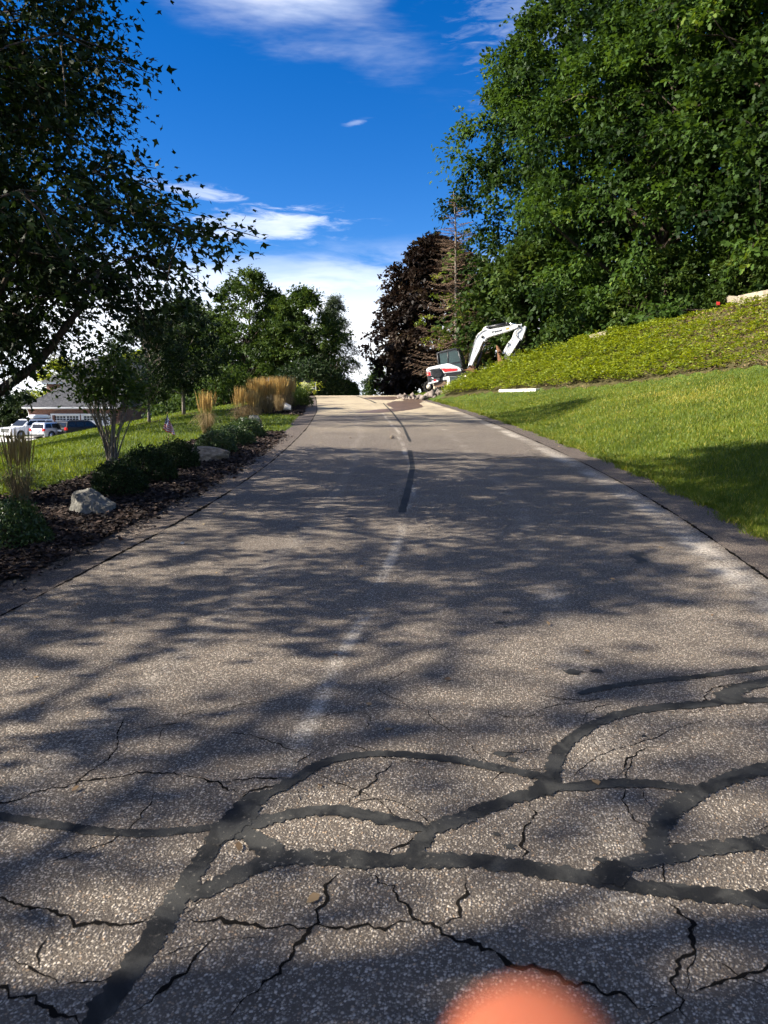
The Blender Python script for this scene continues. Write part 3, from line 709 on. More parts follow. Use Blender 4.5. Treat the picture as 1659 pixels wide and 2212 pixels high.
darkb = tree_data('darkb', 'dark_leaf', 'bark', 55, 4.6, .1, 2.2, 120, 80, .24, T_QUAD, 'low', tr=.1, crad=.7, nb=20, inner=.5)
for (x, y, s, lab) in ((-44.5, 86, 1.15, 'dark evergreen at the left edge behind the white car'), (-41.0, 85, 1.0, 'dark evergreen beside the garage corner')):
    plant_tree('evergreen_tree', lab, 'tree', darkb, ground_at(x, y), None, group='dark evergreens left of the garage', sc=s, rotz=x)
# far wood behind everything
def far_wood():
    rng = np.random.default_rng(77); n = 260
    x = rng.uniform(-170, 150, n); y = 150 + rng.uniform(0, 40, n); r_ = rng.uniform(3, 5, n)
    C = np.stack([x, y, -3 + rng.random(n)*9], 1); out = unit(np.stack([x*0, -np.ones(n), np.ones(n)*.4], 1))
    V, Fc, tint = spray(rng, C, out, r_, 110, .9, T_QUAD)
    tag(link('far_wood', npmesh('far_wood', V, Fc, tint), MATS['understory_leaf']), 'distant belt of green trees behind the house', 'wood', kind='stuff')
far_wood()

# --- two young trees on the lawn
young = tree_data('young', 'dark_leaf', 'bark_pale', 61, 4.3, 1.35, 1.75, 120, 100, .13, T_OVAL, 'round', tr=.055, crad=.55, nb=40, inner=.2)
for (u, v, s, rot, lab) in ((322, 913, .80, 0, 'young lawn tree with pale trunk, left of the pair in front of the house'), (398, 896, .95, 2, 'young lawn tree with pale trunk, right of the pair in front of the house')):
    p = hit(u, v); print('young', p); plant_tree('young_tree', lab, 'tree', young, (p[0], p[1], p[2] - .02), None, group='young trees on the lawn', rotz=rot, sc=s)
    ring = [(p[0] + .55*math.cos(a)*(1 + .1*math.sin(3*a)), p[1] + .55*math.sin(a)) for a in np.linspace(0, 2*math.pi, 16, endpoint=False)]
    tag(sheet('mulch_ring', ring, .08, .02, MATS['mulch']), kind='structure')

# --- bare-stemmed vase shrub in the bed
def vase_shrub():
    rng = np.random.default_rng(9); p = hit(243, 1000); print('vase', p)
    o = empty('tall_shrub', (p[0], p[1], p[2] - .02)); tag(o, 'tall multi-stemmed shrub with bare legs and leafy top beside the mulch bed', 'shrub')
    st = MB(); C = []
    for k in range(24):
        a = rng.random()*2*math.pi; r1 = rng.uniform(.12, .75); h1 = rng.uniform(1.15, 1.75)
        q = [np.array([.10*math.cos(a)*rng.random(), .10*math.sin(a), 0])]
        for g in (.3, .6, .85, 1): q.append(np.array([math.cos(a)*r1*g**1.2, math.sin(a)*r1*g**1.2, h1*g]) + rng.normal(size=3)*.03)
        st.tube(q, [.017, .014, .010, .007, .004], 5, False); C.append(q[-1])
        for _ in range(5):
            g = rng.uniform(.35, .95); s0 = np.array([math.cos(a)*r1*g**1.2, math.sin(a)*r1*g**1.2, h1*g])
            s1 = s0 + np.array([rng.normal()*.2, rng.normal()*.2, rng.uniform(.1, .4)]); st.tube([s0, s1], [.006, .002], 4, False)
            if s1[2] > 1.0: C.append(s1)
    st.build('stems', MATS['bark_pale'], o, True)
    C = np.array(C); C = np.concatenate([C, C + rng.normal(size=C.shape)*np.array([.18, .18, .1]) + [0, 0, .08]]); C[:, 2] = np.maximum(C[:, 2], 1.12)
    V, Fc, tint = spray(rng, C, unit(C*np.array([1, 1, .3])), np.full(len(C), .26), 15, .085, T_OVAL, .4, .6)
    link('crown', npmesh('vs', V, Fc, tint), MATS['understory_leaf'], o)
vase_shrub()

# --- clipped round shrubs
def round_shrub_mesh(seed, n=5200, size=.042, T=T_OVAL):
    rng = np.random.default_rng(seed)
    d = unit(rng.normal(size=(n, 3))); d[:, 2] = np.abs(d[:, 2])*.95 + rng.uniform(-.25, 0, n)
    az = np.arctan2(d[:, 1], d[:, 0]); b = 1 + .07*np.sin(az*4 + seed) + .06*np.sin(d[:, 2]*7 + az*3 + seed)
    r_ = b*(1 - .30*rng.random(n)**2.2)*.5
    P = d*r_[:, None]*np.array([1, 1, .92]); P[:, 2] = P[:, 2] + .12
    V, Fc, tint = leaves(P, d*.6 + rng.normal(size=d.shape)*.7, d + rng.normal(size=d.shape)*.6, size*rng.uniform(.7, 1.3, n), T, rng.random(n)*.8 + .12*b)
    lf = npmesh('shrub_leaves', V, Fc, tint)
    mb = MB()
    for k in range(26):
        a = k*2.4; w = .1 + .36*((k*.618) % 1); mb.tube([(0, 0, -.02), (.5*w*math.cos(a), .5*w*math.sin(a), .2), (w*math.cos(a), w*math.sin(a), .30 + .22*((k*.37) % 1))], [.010, .007, .003], 4, False)
    sm_ = bpy.data.meshes.new('shrub_stems'); sm_.from_pydata(mb.v, [], mb.f); sm_.update(); sm_.materials.append(MATS['bark'])
    return lf, sm_
SHRUBS = [round_shrub_mesh(1), round_shrub_mesh(2), round_shrub_mesh(3)]
MATSH = {}
def shrub(u, v, w, h, k, mat, label, name='round_shrub', group=None, rot=0, world=None):
    p = hit(u, v) if world is None else np.array([world[0], world[1], H(*world)])
    o = empty(name, (p[0], p[1], p[2] - .01), (0, 0, rot), (w, w, h/.62)); tag(o, label, 'shrub', group)
    key = (k, mat)
    if key not in MATSH:
        m = SHRUBS[k][0].copy(); m.materials.clear(); m.materials.append(MATS[mat]); MATSH[key] = m
    link('foliage', MATSH[key], None, o); link('stems', SHRUBS[k][1], None, o)
Gs = 'round shrubs in the mulch bed'
shrub(28, 1178, .62, .50, 0, 'boxwood_leaf', 'clipped boxwood at the left edge below the near reed grass', group=Gs)
shrub(258, 1068, .70, .52, 1, 'dark_leaf', 'nearly black round shrub right behind the large boulder', group=Gs, rot=1)
shrub(322, 1040, .78, .60, 2, 'dark_leaf', 'nearly black round shrub, middle of three behind the boulder', group=Gs, rot=2)
shrub(382, 1012, .72, .55, 0, 'dark_leaf', 'nearly black round shrub under the little flag', group=Gs, rot=3)
shrub(468, 978, .80, .52, 1, 'boxwood_leaf', 'low green boxwood right of the flat rock', group=Gs, rot=4)
shrub(505, 962, .85, .50, 2, 'boxwood_leaf', 'low green boxwood, middle of the three by the reed grass', group=Gs, rot=5)
shrub(533, 945, .85, .55, 0, 'boxwood_leaf', 'low green boxwood at the uphill end of the bed', group=Gs, rot=6)
shrub(0, 0, 3.2, 2.3, 2, 'understory_leaf', 'big rounded bush left of the golden reed grass', 'big_bush', world=(-7.9, 37.5))
shrub(0, 0, 1.5, 1.0, 1, 'understory_leaf', 'green perennial clump beside the white rock', 'perennial_clump', world=(float(rc(31)) + EL - .55, 31.6))
shrub(0, 0, 4.2, 2.6, 0, 'dark_leaf', 'dark hedge bush below the wide tree near the yard sign', 'hedge_bush', world=(-4.6, 46.5))
shrub(0, 0, 3.4, 2.0, 1, 'understory_leaf', 'bush below the feathery conifer at the crest', 'hedge_bush', rot=1, world=(-3.4, 54))
shrub(0, 0, 4.5, 2.6, 0, 'understory_leaf', 'loose brownish bush on the lawn skyline right of the young trees', 'skyline_bush', rot=2, world=(-12.3, 46))

# --- feather reed grass
def reed_mesh(seed, n=260, R0=.16, spread=.28, Hh=1.5, gold=1.0):
    rng = np.random.default_rng(seed)
    a = rng.random(n)*2*np.pi; r_ = R0*np.sqrt(rng.random(n)); ln = Hh*rng.uniform(.78, 1.08, n)
    b = np.stack([r_*np.cos(a), r_*np.sin(a), np.zeros(n)], 1)
    t = b + np.stack([spread*(r_/R0)*np.cos(a), spread*(r_/R0)*np.sin(a), ln], 1) + rng.normal(size=(n, 3))*np.array([.07, .07, 0])
    d = t - b; fr = rng.random(n)*np.pi; s = np.stack([np.cos(fr), np.sin(fr), 0*fr], 1)
    w = .0032
    V = np.stack([b - s*w, b + s*w, b + d*.72 + s*w*.7, b + d*.72 - s*w*.7], 1).reshape(-1, 3)
    st = npmesh('reed_stems', V, np.arange(n*4).reshape(n, 4), np.repeat(rng.random(n), 4))
    pw = .009*rng.uniform(.6, 1.5, n)[:, None]
    s2 = np.stack([-np.sin(fr), np.cos(fr), 0*fr], 1); PV = []
    for q in (s, s2): PV.append(np.stack([b + d*.58, b + d*.72 + q*pw, b + d*.88 + q*pw*.8, t, b + d*.88 - q*pw*.8, b + d*.72 - q*pw], 1))
    PV = np.concatenate(PV).reshape(-1, 3)
    pl = npmesh('reed_plumes', PV, np.arange(len(PV)).reshape(-1, 6), np.repeat(np.tile(rng.random(n), 2), 6))
    m = 160; a = rng.random(m)*2*np.pi; L = rng.uniform(.4, .85, m); o_ = np.stack([np.cos(a), np.sin(a), 0*a], 1); sd = np.stack([-np.sin(a), np.cos(a), 0*a], 1)*.0035
    p0 = o_*R0*.8*rng.random((m, 1)); p1 = p0 + o_*(L*.28)[:, None] + np.array([0, 0, 1])*(L*.75)[:, None]; p2 = p0 + o_*(L*.75)[:, None] + np.array([0, 0, 1])*(L*.62)[:, None]*rng.uniform(.4, 1.2, (m, 1))
    BV = np.concatenate([np.stack([p0 - sd, p0 + sd, p1 + sd, p1 - sd], 1), np.stack([p1 - sd, p1 + sd, p2 + sd*.2, p2 - sd*.2], 1)]).reshape(-1, 3)
    bl = npmesh('reed_blades', BV, np.arange(len(BV)).reshape(-1, 4), np.repeat(np.tile(rng.random(m)*.6, 2), 4))
    st.materials.append(MATS['straw']); pl.materials.append(MATS['plume']); bl.materials.append(MATS['straw'])
    return st, pl, bl
REED = [reed_mesh(1), reed_mesh(2, 300), reed_mesh(3, 90, .13, .12, 1.25, 0)]
def reed(k, x, y, s, rot, label, group='clumps of feather reed grass', hz=1.0):
    o = empty('reed_grass', (x, y, H(x, y) - .01), (0, 0, rot), (s, s, s*hz)); tag(o, label, 'grass clump', group)
    for nm, me in zip(('stems', 'plumes', 'blades'), REED[k]): link(nm, me, None, o)
p = hit(18, 1110); reed(2, p[0] - .15, p[1] + .6, .72, 0, 'thin tan reed grass at the left edge above the boxwood')
p = hit(447, 938); reed(2, p[0], p[1], .85, 1, 'narrow shaded reed grass clump alone on the lawn left of the boxwoods')
p = hit(520, 920); reed(2, p[0], p[1], 0.88, 2, 'shaded reed grass clump, left one of the pair behind the boxwoods'); p = hit(545, 918); reed(2, p[0], p[1], .82, 3, 'shaded reed grass clump, right one of the pair behind the boxwoods')
for i, (u, v, lab) in enumerate(((556, 895, 'golden reed grass clump at the left end of the sunlit row'), (580, 893, 'golden reed grass clump in front of the pale post'), (604, 890, 'golden reed grass clump just right of the pale post'), (570, 886, 'golden reed grass clump behind the left end of the sunlit row'), (622, 884, 'golden reed grass clump at the right end of the sunlit row'), (598, 882, 'golden reed grass clump at the back of the sunlit row'))):
    p = hit(u, v); reed(i % 2, p[0], p[1], .84, i, lab); print('reed', p)

# ------------------------------------------------------------------ grass, ground cover, mulch chips
def scatter(rng, n, x0, x1, y0, y1): return np.stack([rng.uniform(x0, x1, n), rng.uniform(y0, y1, n)], 1)
def blades(name, P, hmin, hmax, w, seed, label, lie=.35, yellow=0.0, ynoise=None):
    rng = np.random.default_rng(seed); n = len(P)
    z = height(P[:, 0], P[:, 1]); b = np.c_[P, z - .005]; dist = np.hypot(P[:, 0], P[:, 1])
    h = rng.uniform(hmin, hmax, n); a = rng.random(n)*2*np.pi; sd = np.stack([np.cos(a), np.sin(a), 0*a], 1)*(w*(1 + dist/9))[:, None]
    lean_ = np.stack([rng.normal(0, lie, n), rng.normal(0, lie, n), np.ones(n)], 1)*h[:, None]
    V = np.stack([b - sd, b + sd, b + lean_], 1).reshape(-1, 3)
    cl = .5 + .5*np.sin(P[:, 0]*1.7 + np.sin(P[:, 1]*1.1)*1.5)*np.sin(P[:, 1]*1.3 + np.sin(P[:, 0]*.9)*2)
    cl2 = .5 + .5*np.sin(P[:, 0]*5.1 + 1.3*np.sin(P[:, 1]*4.7))*np.sin(P[:, 1]*6.3)
    tint = .12 + .32*cl + .18*cl2 + .35*rng.random(n) + yellow*(rng.random(n) < .10)
    if ynoise is not None: tint = tint + ynoise(P)*rng.random(n)
    o = link(name, npmesh(name, V, np.arange(3*n).reshape(n, 3), np.repeat(np.clip(tint, 0, 1), 3)), MATS['grass_blade'])
    return tag(o, label, 'lawn', kind='stuff')
def grasses():
    rng = np.random.default_rng(4)
    # right lawn
    lawnR = edge_pts(1.5, 37.0, RW + SHR - .02, 50) + [tuple(map(float, q)) for q in lawnB] + [(14, 19), (14, 1.5)]
    P = scatter(rng, 1000000, 2.0, 12.5, 1.5, 37.5)
    keep = rng.random(len(P)) < np.clip((9.0/np.hypot(P[:, 0], P[:, 1]))**1.6, .10, 1)
    P = P[keep]; P = P[P[:, 0] < P[:, 1]*.72 + 2.0]; P = P[pip(P, lawnR)]
    yel = lambda Q: .55*np.exp(-((Q[:, 0] - 8.4)/2.2)**2 - ((Q[:, 1] - 20)/4.5)**2)
    blades('lawn_grass', P, .035, .085, .0030, 5, 'short mown lawn on the slope right of the road', yellow=.5, ynoise=yel)
    # ragged edge of the right lawn along the shoulder
    y = rng.uniform(1.5, 37, 10000); e = RW + SHR + .02 - np.abs(rng.normal(0, .07, len(y))) + .05*np.sin(y*3.1) + .04*np.sin(y*7.7)
    blades('lawn_edge_grass', np.stack([rc(y) + e, y], 1), .04, .10, .0030, 6, 'ragged yellowish grass fringe along the right shoulder', lie=.7, yellow=.6)
    # left lawn
    P = scatter(rng, 700000, -26, -2.0, 5.5, 42)
    keep = rng.random(len(P)) < np.clip((9.0/np.hypot(P[:, 0], P[:, 1]))**1.7, .06, 1)
    P = P[keep]; P = P[P[:, 0] > -P[:, 1]*.60 - .4]
    P = P[(P[:, 0] - rc(P[:, 1])) < EL - .03]
    P = P[~pip(P, bed1)]; P = P[~pip(P, bed2)]
    blades('lawn_grass', P, .04, .09, .0032, 7, 'mown lawn falling away left of the road towards the house')
    # grass far right beyond the crest
    P = scatter(rng, 26000, -1.5, 14, 40, 60); P = P[(P[:, 0] - rc(P[:, 1])) > RW + SHR]
    blades('lawn_grass', P, .05, .10, .004, 8, 'grass slope right of the road beyond the excavator')
grasses()

def cover():
    rng = np.random.default_rng(14)
    poly = [tuple(map(float, q)) for q in lawnB] + [(15.5, 19.0), (19, 26)] + [tuple(map(float, q)) for q in bankT] + [(3.3, 38.6)]
    P = scatter(rng, 105000, 2.0, 19, 18, 42); P = P[pip(P, poly)]
    # thin patches with litter at the right end and along the foot
    thin = .5 + .5*np.sin(P[:, 0]*2.1 + np.sin(P[:, 1]*1.7)*2)*np.sin(P[:, 1]*1.9 + P[:, 0])
    right = sstep(P[:, 0] + (P[:, 1] - 20)*-.1, 7.8, 11.5)
    keep = rng.random(len(P)) > right*(.42 + .55*thin)
    P = P[keep]; n = len(P); z = height(P[:, 0], P[:, 1])
    vig = 1 - .65*sstep(P[:, 0] - (P[:, 1] - 20)*.1, 7.0, 11.5)
    rep = 4; idx = np.repeat(np.arange(n), rep)
    lump = .55 + .45*np.sin(P[:, 0]*2.6 + 1.2*np.sin(P[:, 1]*2.2))*np.sin(P[:, 1]*2.9 + P[:, 0]*.7)
    hgt = (.03 + (.34*rng.random(n)[idx]**1.6 + .10*rng.random(len(idx)))*(.5 + .8*lump[idx]) + .20*lump[idx])*vig[idx] + .02
    a = rng.random(len(idx))*2*np.pi; d = np.stack([np.cos(a), np.sin(a), rng.uniform(-.15, .55, len(idx))], 1)
    B = np.c_[P[idx] + rng.normal(size=(len(idx), 2))*.05, z[idx] + hgt]
    V, Fc, tint = leaves(B, d, np.array([0, 0, 1.]) + rng.normal(size=d.shape)*.45, .088*rng.uniform(.55, 1.4, len(idx)), T_QUAD, rng.random(n)[idx]*.45 + rng.random(len(idx))*.45)
    tag(link('ground_cover', npmesh('ground_cover', V, Fc, tint), MATS['cover_leaf']), 'bright green leafy ground cover on the bank right of the road', 'ground cover', kind='stuff')
    # leaf litter
    Q = scatter(rng, 30000, 6.0, 19, 18, 34); Q = Q[pip(Q, poly)]
    Q = Q[rng.random(len(Q)) < .08 + .9*sstep(Q[:, 0] - (Q[:, 1] - 20)*.1, 8.0, 12)]
    lz = np.c_[Q, height(Q[:, 0], Q[:, 1]) + .012 + .02*rng.random(len(Q))]
    d = rng.normal(size=lz.shape)*np.array([1, 1, .35])
    V, Fc, tint = leaves(lz, d, np.array([0, 0, 1.]) + rng.normal(size=d.shape)*.4, .11*rng.uniform(.5, 1.3, len(Q)), T_OVAL, rng.random(len(Q)))
    tag(link('leaf_litter', npmesh('leaf_litter', V, Fc, tint), MATS['dry_leaf']), 'dry brown leaves lying on the bank under the oaks', 'leaves', kind='stuff')
    tag(sheet('bank_soil', poly, .3, .006, MATS['soil']), kind='structure')
    ff = [tuple(map(float, q)) for q in bankT] + [(5.6, 41), (7, 60), (45, 60), (45, 15), (15.2, 19), (17, 24)]
    tag(sheet('forest_floor', ff, .6, .05, MATS['litter_soil']), kind='structure')
cover()

def chips():
    rng = np.random.default_rng(15); Ps = []
    P = scatter(rng, 90000, -7, -1.6, 3.2, 19.5); P = P[pip(P, bed1)]; P = P[rng.random(len(P)) < np.clip(7/P[:, 1], .25, 1)]; Ps.append(P)
    P = scatter(rng, 14000, -6, -1.5, 25, 36); Ps.append(P[pip(P, bed2)])
    yy = rng.uniform(3.4, 18, 1400); Ps.append(np.stack([rc(yy) + EL + np.abs(rng.normal(0, .13, len(yy))), yy], 1))
    P = np.concatenate(Ps); n = len(P); dist = np.hypot(P[:, 0], P[:, 1])
    B = np.c_[P, height(P[:, 0], P[:, 1]) + .022 + .018*rng.random(n)]
    a = rng.random(n)*2*np.pi; d = np.stack([np.cos(a), np.sin(a), rng.normal(0, .25, n)], 1)
    V, Fc, tint = leaves(B, d, np.array([0, 0, 1.]) + rng.normal(size=d.shape)*.45, .042*rng.uniform(.4, 1.5, n)*(1 + dist/30), T_QUAD, rng.random(n)**1.6)
    tag(link('mulch_chips', npmesh('mulch_chips', V, Fc, tint), MATS['chip']), 'dark shredded bark mulch covering the planting beds', 'mulch', kind='stuff')
chips()
def fallen():
    rng = np.random.default_rng(44); n = 150; y = 1.9 + 22*rng.random(n)**1.6; e = rng.uniform(-2.6, 3.2, n)*np.where(rng.random(n) < .5, 1, 1.0)
    e = np.where(rng.random(n) < .45, np.sign(e)*rng.uniform(2.2, 3.1, n), e)
    B = np.stack([rc(y) + e, y, rz(y) + .028], 1); d = rng.normal(size=B.shape)*np.array([1, 1, .12])
    V, Fc, tint = leaves(B, d, np.array([0, 0, 1.]) + rng.normal(size=d.shape)*.25, .045*rng.uniform(.5, 1.4, n), T_OVAL, rng.random(n))
    tag(link('fallen_leaves', npmesh('fallen_leaves', V, Fc, tint), MATS['dry_leaf']), 'a few dry leaves scattered over the road', 'leaves', kind='stuff')
fallen()
print('tris so far', sum(len(o.data.loops) - 2*len(o.data.polygons) for o in COL.objects if o.type == 'MESH'))
#__PART3__
# ------------------------------------------------------------------ rocks
simple('limestone', (.15, .142, .125), .9, var=.3, scale=5, bump=.7, bscale=14, spec=.2)
simple('pale_rock', (.60, .57, .52), .9, var=.25, scale=6, bump=.8, bscale=14, spec=.2)
simple('brown_rock', (.25, .20, .15), .92, var=.35, scale=6, bump=.8, bscale=14, spec=.2)
simple('rubble', (.20, .165, .14), .95, var=.5, scale=5, bump=.6, bscale=20, spec=.1)
simple('white_paint', (.80, .80, .79), .45, var=.05, scale=3)
simple('black_paint', (.012, .012, .013), .4)
simple('timber', (.30, .25, .18), .85, var=.3, scale=5, bump=.5, bscale=30)
def rock(name, loc, size, seed, mat, label, planes=9, rot=0, sub=4):
    """boulder: a sphere cut by random planes, then roughened"""
    rng = np.random.default_rng(seed)
    import bmesh
    bm = bmesh.new(); bmesh.ops.create_icosphere(bm, subdivisions=sub, radius=1)
    V = np.array([v.co[:] for v in bm.verts])
    for k in range(planes):
        nrm = unit(rng.normal(size=3)*np.array([1, 1, .8])); d = rng.uniform(.50, .80)
        over = V @ nrm - d; V = V - np.clip(over, 0, None)[:, None]*nrm*.93
    f = lambda q, s: np.sin(q[:, 0]*s + 1.7*np.sin(q[:, 1]*s*.8 + seed))*np.sin(q[:, 2]*s*1.1 + q[:, 1]*s*.6)
    V += unit(V)*(f(V, 5)*.035 + f(V, 12)*.022 + f(V, 27)*.012 + rng.normal(0, .006, len(V)))[:, None]
    for v, c in zip(bm.verts, V): v.co = c
    me = bpy.data.meshes.new(name); bm.to_mesh(me); bm.free()
    o = link(name, me, MATS[mat], None, False); o.location = loc; o.scale = size; o.rotation_euler = (0, 0, rot)
    return tag(o, label, 'rock') if label else o
p = hit(186, 1112); print('boulder', p)
def wedge_boulder(loc):
    """long boulder with one high shoulder sloping down to the right"""
    rng = np.random.default_rng(8); import bmesh
    bm = bmesh.new(); bmesh.ops.create_icosphere(bm, subdivisions=5, radius=1)
    V = np.array([v.co[:] for v in bm.verts])
    for nrm, d in (((-.97, -.12, .12), .60), ((.42, -.05, .90), .40), ((-.10, -.1, .99), .46), ((-.45, -.88, .15), .40), ((.35, -.90, .25), .42), ((.95, -.1, .25), .80), ((0, 1, .2), .6), ((-.6, -.5, .62), .58), ((.15, -.75, .64), .40)):
        nrm = unit(np.array(nrm)); V = V - np.clip(V @ nrm - d, 0, None)[:, None]*nrm*1.0
    f = lambda q, s: np.sin(q[:, 0]*s + 1.7*np.sin(q[:, 1]*s*.8 + 2))*np.sin(q[:, 2]*s*1.1 + q[:, 1]*s*.6)
    V += unit(V)*(f(V, 6)*.022 + f(V, 15)*.016 + f(V, 34)*.010 + rng.normal(0, .004, len(V)))[:, None]
    for v, c in zip(bm.verts, V): v.co = c
    me = bpy.data.meshes.new('boulder'); bm.to_mesh(me); bm.free()
    o = link('boulder', me, MATS['limestone']); o.location = loc; o.scale = (.31, .30, .42); o.rotation_euler = (0, 0, -.1)
    tag(o, 'large grey angular boulder standing alone in the dark mulch', 'rock')
wedge_boulder((p[0], p[1] + .05, p[2] + .06))
p = hit(440, 998); rock('boulder', (p[0], p[1] + .2, p[2] + .04), (.50, .35, .22), 12, 'brown_rock', 'flat brown rock between the flag shrub and the boxwoods')
p = hit(616, 888); rock('boulder', (p[0], p[1], p[2] + .10), (.34, .30, .27), 14, 'pale_rock', 'white craggy rock at the foot of the golden reed grass', 11)
p = hit(540, 925); rock('boulder', (p[0] + .1, p[1] + .1, p[2] + .10), (.22, .22, .30), 16, 'limestone', 'small grey rock behind the uphill boxwood')
p = hit(98, 1152); rock('boulder', (p[0], p[1], p[2] + .005), (.022, .02, .014), 18, 'pale_rock', None, sub=2).name = 'pebble'
bpy.data.objects['pebble'].location = (*onroad(395, 1180)[:2], onroad(395, 1180)[2] + .03); tag(bpy.data.objects['pebble'], 'white pebble on the left shoulder', 'pebble')

# ------------------------------------------------------------------ little flag
def flag():
    p = hit(371, 1010); z0 = p[2] + .50
    o = empty('small_flag', (p[0], p[1] - .12, p[2])); tag(o, 'little striped flag on a stick above the dark shrub', 'flag')
    mb = MB(); mb.tube([(0, 0, 0), (0, 0, .88)], .005, 6); mb.build('stick', simple('dowel', (.30, .2, .1), .7), o)
    mb = MB(); mb.tube([(0, 0, .875), (0, 0, .905)], [.009, .003], 6); mb.build('finial', simple('gold', (.5, .35, .1), .4), o)
    # limp cloth hanging from the stick: folded curtain, stripes and canton follow cloth coordinates
    nu, nv = 44, 26; V = []; UV = []
    for j in range(nv):
        v = j/(nv-1)
        for i in range(nu):
            u = i/(nu-1)
            wdt = .20*u*(.25 + .75*v**.8); x = (-.045 - .02*v)*(1 if i else 1)*0 + (wdt - .085*v)
            V.append((x, .03*math.sin(u*13)*(.3 + v) - .015, .86 - .235*v - .14*u*(1 - .3*v))); UV.append((u, v))
    i = np.arange((nv-1)*(nu-1)); r_, c_ = i//(nu-1), i % (nu-1); a = r_*nu + c_
    Fc = np.stack([a, a+1, a+nu+1, a+nu], 1); me = npmesh('flag_cloth', np.array(V), Fc)
    uvl = me.uv_layers.new(name='UVMap'); uvl.data.foreach_set('uv', np.array(UV, np.float32)[Fc.ravel()].ravel())
    m = bpy.data.materials.new('flag_cloth'); m.use_nodes = True; t = NT(m.node_tree)
    out = t.n('ShaderNodeOutputMaterial'); b = t.n('ShaderNodeBsdfPrincipled'); t.put(out.inputs[0], b); b.inputs['Roughness'].default_value = .8
    uv = t.n('ShaderNodeUVMap'); uv.uv_map = 'UVMap'; sx = t.n('ShaderNodeSeparateXYZ'); t.put(sx.inputs[0], uv); u, v = sx.outputs[0], sx.outputs[1]
    st = t.m('LESS_THAN', t.m('FRACT', t.m('MULTIPLY', v, 6.5)), .5)
    col = t.mix(st, (.82, .80, .78), (.50, .02, .04))
    can = t.m('MULTIPLY', t.m('LESS_THAN', u, .42), t.m('LESS_THAN', v, .54))
    su = t.m('ABSOLUTE', t.m('SUBTRACT', t.m('FRACT', t.m('MULTIPLY', u, 12.0)), .5)); sv = t.m('ABSOLUTE', t.m('SUBTRACT', t.m('FRACT', t.m('MULTIPLY', v, 10.0)), .5))
    star = t.m('LESS_THAN', t.m('ADD', su, sv), .34)
    col = t.mix(can, col, t.mix(star, (.02, .03, .14), (.8, .8, .8)))
    t.put(b.inputs['Base Color'], col)
    link('cloth', me, m, o, True)
flag()

# ------------------------------------------------------------------ text helper
def text_mesh(txt, size, mat, parent, M, name, depth=.004, shear=0., bold=0.):
    cu = bpy.data.curves.new('txt', 'FONT'); cu.body = txt; cu.size = size; cu.extrude = depth; cu.align_x = 'LEFT'; cu.shear = shear; cu.offset = bold
    tmp = bpy.data.objects.new('txt', cu); COL.objects.link(tmp)
    dg = bpy.context.evaluated_depsgraph_get(); me = bpy.data.meshes.new_from_object(tmp.evaluated_get(dg))
    bpy.data.objects.remove(tmp); me.transform(M); me.materials.clear()
    return link(name, me, mat, parent)
def XZ(loc, ang=0.):                   # text lying in the local x-z plane, facing -y
    return Matrix.Translation(loc) @ Matrix.Rotation(-ang, 4, 'Y') @ Matrix.Rotation(math.pi/2, 4, 'X')

# ------------------------------------------------------------------ yard sign
def yard_sign():
    y = 41.0; a = at(653.5, 850, y); top = at(653.5, 821, y)[2]
    z0 = H(a[0], y); o = empty('yard_sign', (a[0], y, z0)); tag(o, 'black yard sign with white letters hanging from a dark post', 'sign')
    h = top - z0 + .08; mb = MB(); mb.box(-.045, .045, -.045, .045, -.1, h); mb.box(.045, .78, -.03, .03, h - .20, h - .13); mb.build('post', MATS['black_paint'], o, bevel=.006)
    mb = MB(); mb.box(.10, .68, -.012, .012, h - .60, h - .22); bd = mb.build('board', simple('sign_face', (.035, .035, .04), .35), o, bevel=.004)
    mb = MB(); mb.box(.70, .75, -.03, .03, h - .62, h - .14); mb.build('end_strip', MATS['white_paint'], o)
    text_mesh('NI', .19, MATS['white_paint'], bd, XZ((.13, -.015, h - .40)), 'lettering', bold=.006)
    for zz, x0 in ((.28, .33), (.43, .33), (.54, .14)):
        mb = MB(); mb.box(x0, .66, -.017, -.013, h - zz - .02, h - zz + .02); mb.build('print_line', simple('sign_grey', (.30, .30, .32), .6) if zz < .5 else MATS['white_paint'], bd)
yard_sign()
# hydrangea below the sign
def hydrangea():
    rng = np.random.default_rng(20); x, y = -4.55, 40.2; z0 = H(x, y)
    o = empty('hydrangea', (x, y, z0)); tag(o, 'pale-flowered hydrangea under the yard sign', 'shrub')
    C = np.stack([rng.normal(0, .45, 46), rng.normal(0, .4, 46), rng.uniform(.15, .75, 46)], 1)
    V, Fc, t_ = spray(rng, C, unit(C*[1, 1, .5]), np.full(46, .28), 26, .13, T_OVAL); link('foliage', npmesh('hyd', V, Fc, t_), MATS['cover_leaf'], o)
    for k in range(16):
        c = np.array([rng.normal(0, .5), rng.uniform(-.65, -.1), rng.uniform(.3, .95)]); n = 60
        d = unit(rng.normal(size=(n, 3))); V, Fc, t_ = leaves(c + d*.085, rng.normal(size=(n, 3)), d, np.full(n, .055), T_QUAD, rng.random(n)); link('flower_head', npmesh('fl', V, Fc, t_), MATS['flower'], o)
hydrangea()
# pale post standing in the golden grass
def pale_post():
    p = hit(583, 888); o = empty('bollard_light', (p[0], p[1], p[2])); tag(o, 'pale capped post half hidden in the golden reed grass', 'post')
    mb = MB(); mb.box(-.10, .10, -.10, .10, -.05, 1.12); mb.build('shaft', simple('pale_post', (.55, .50, .38), .7, var=.15), o, bevel=.012)
    mb = MB(); mb.box(-.13, .13, -.13, .13, 1.12, 1.16); mb.prism([(-.12, 1.16), (.12, 1.16), (0, 1.26)], -.10, .10); mb.build('cap', MATS['pale_rock'], o, bevel=.006)
pale_post()

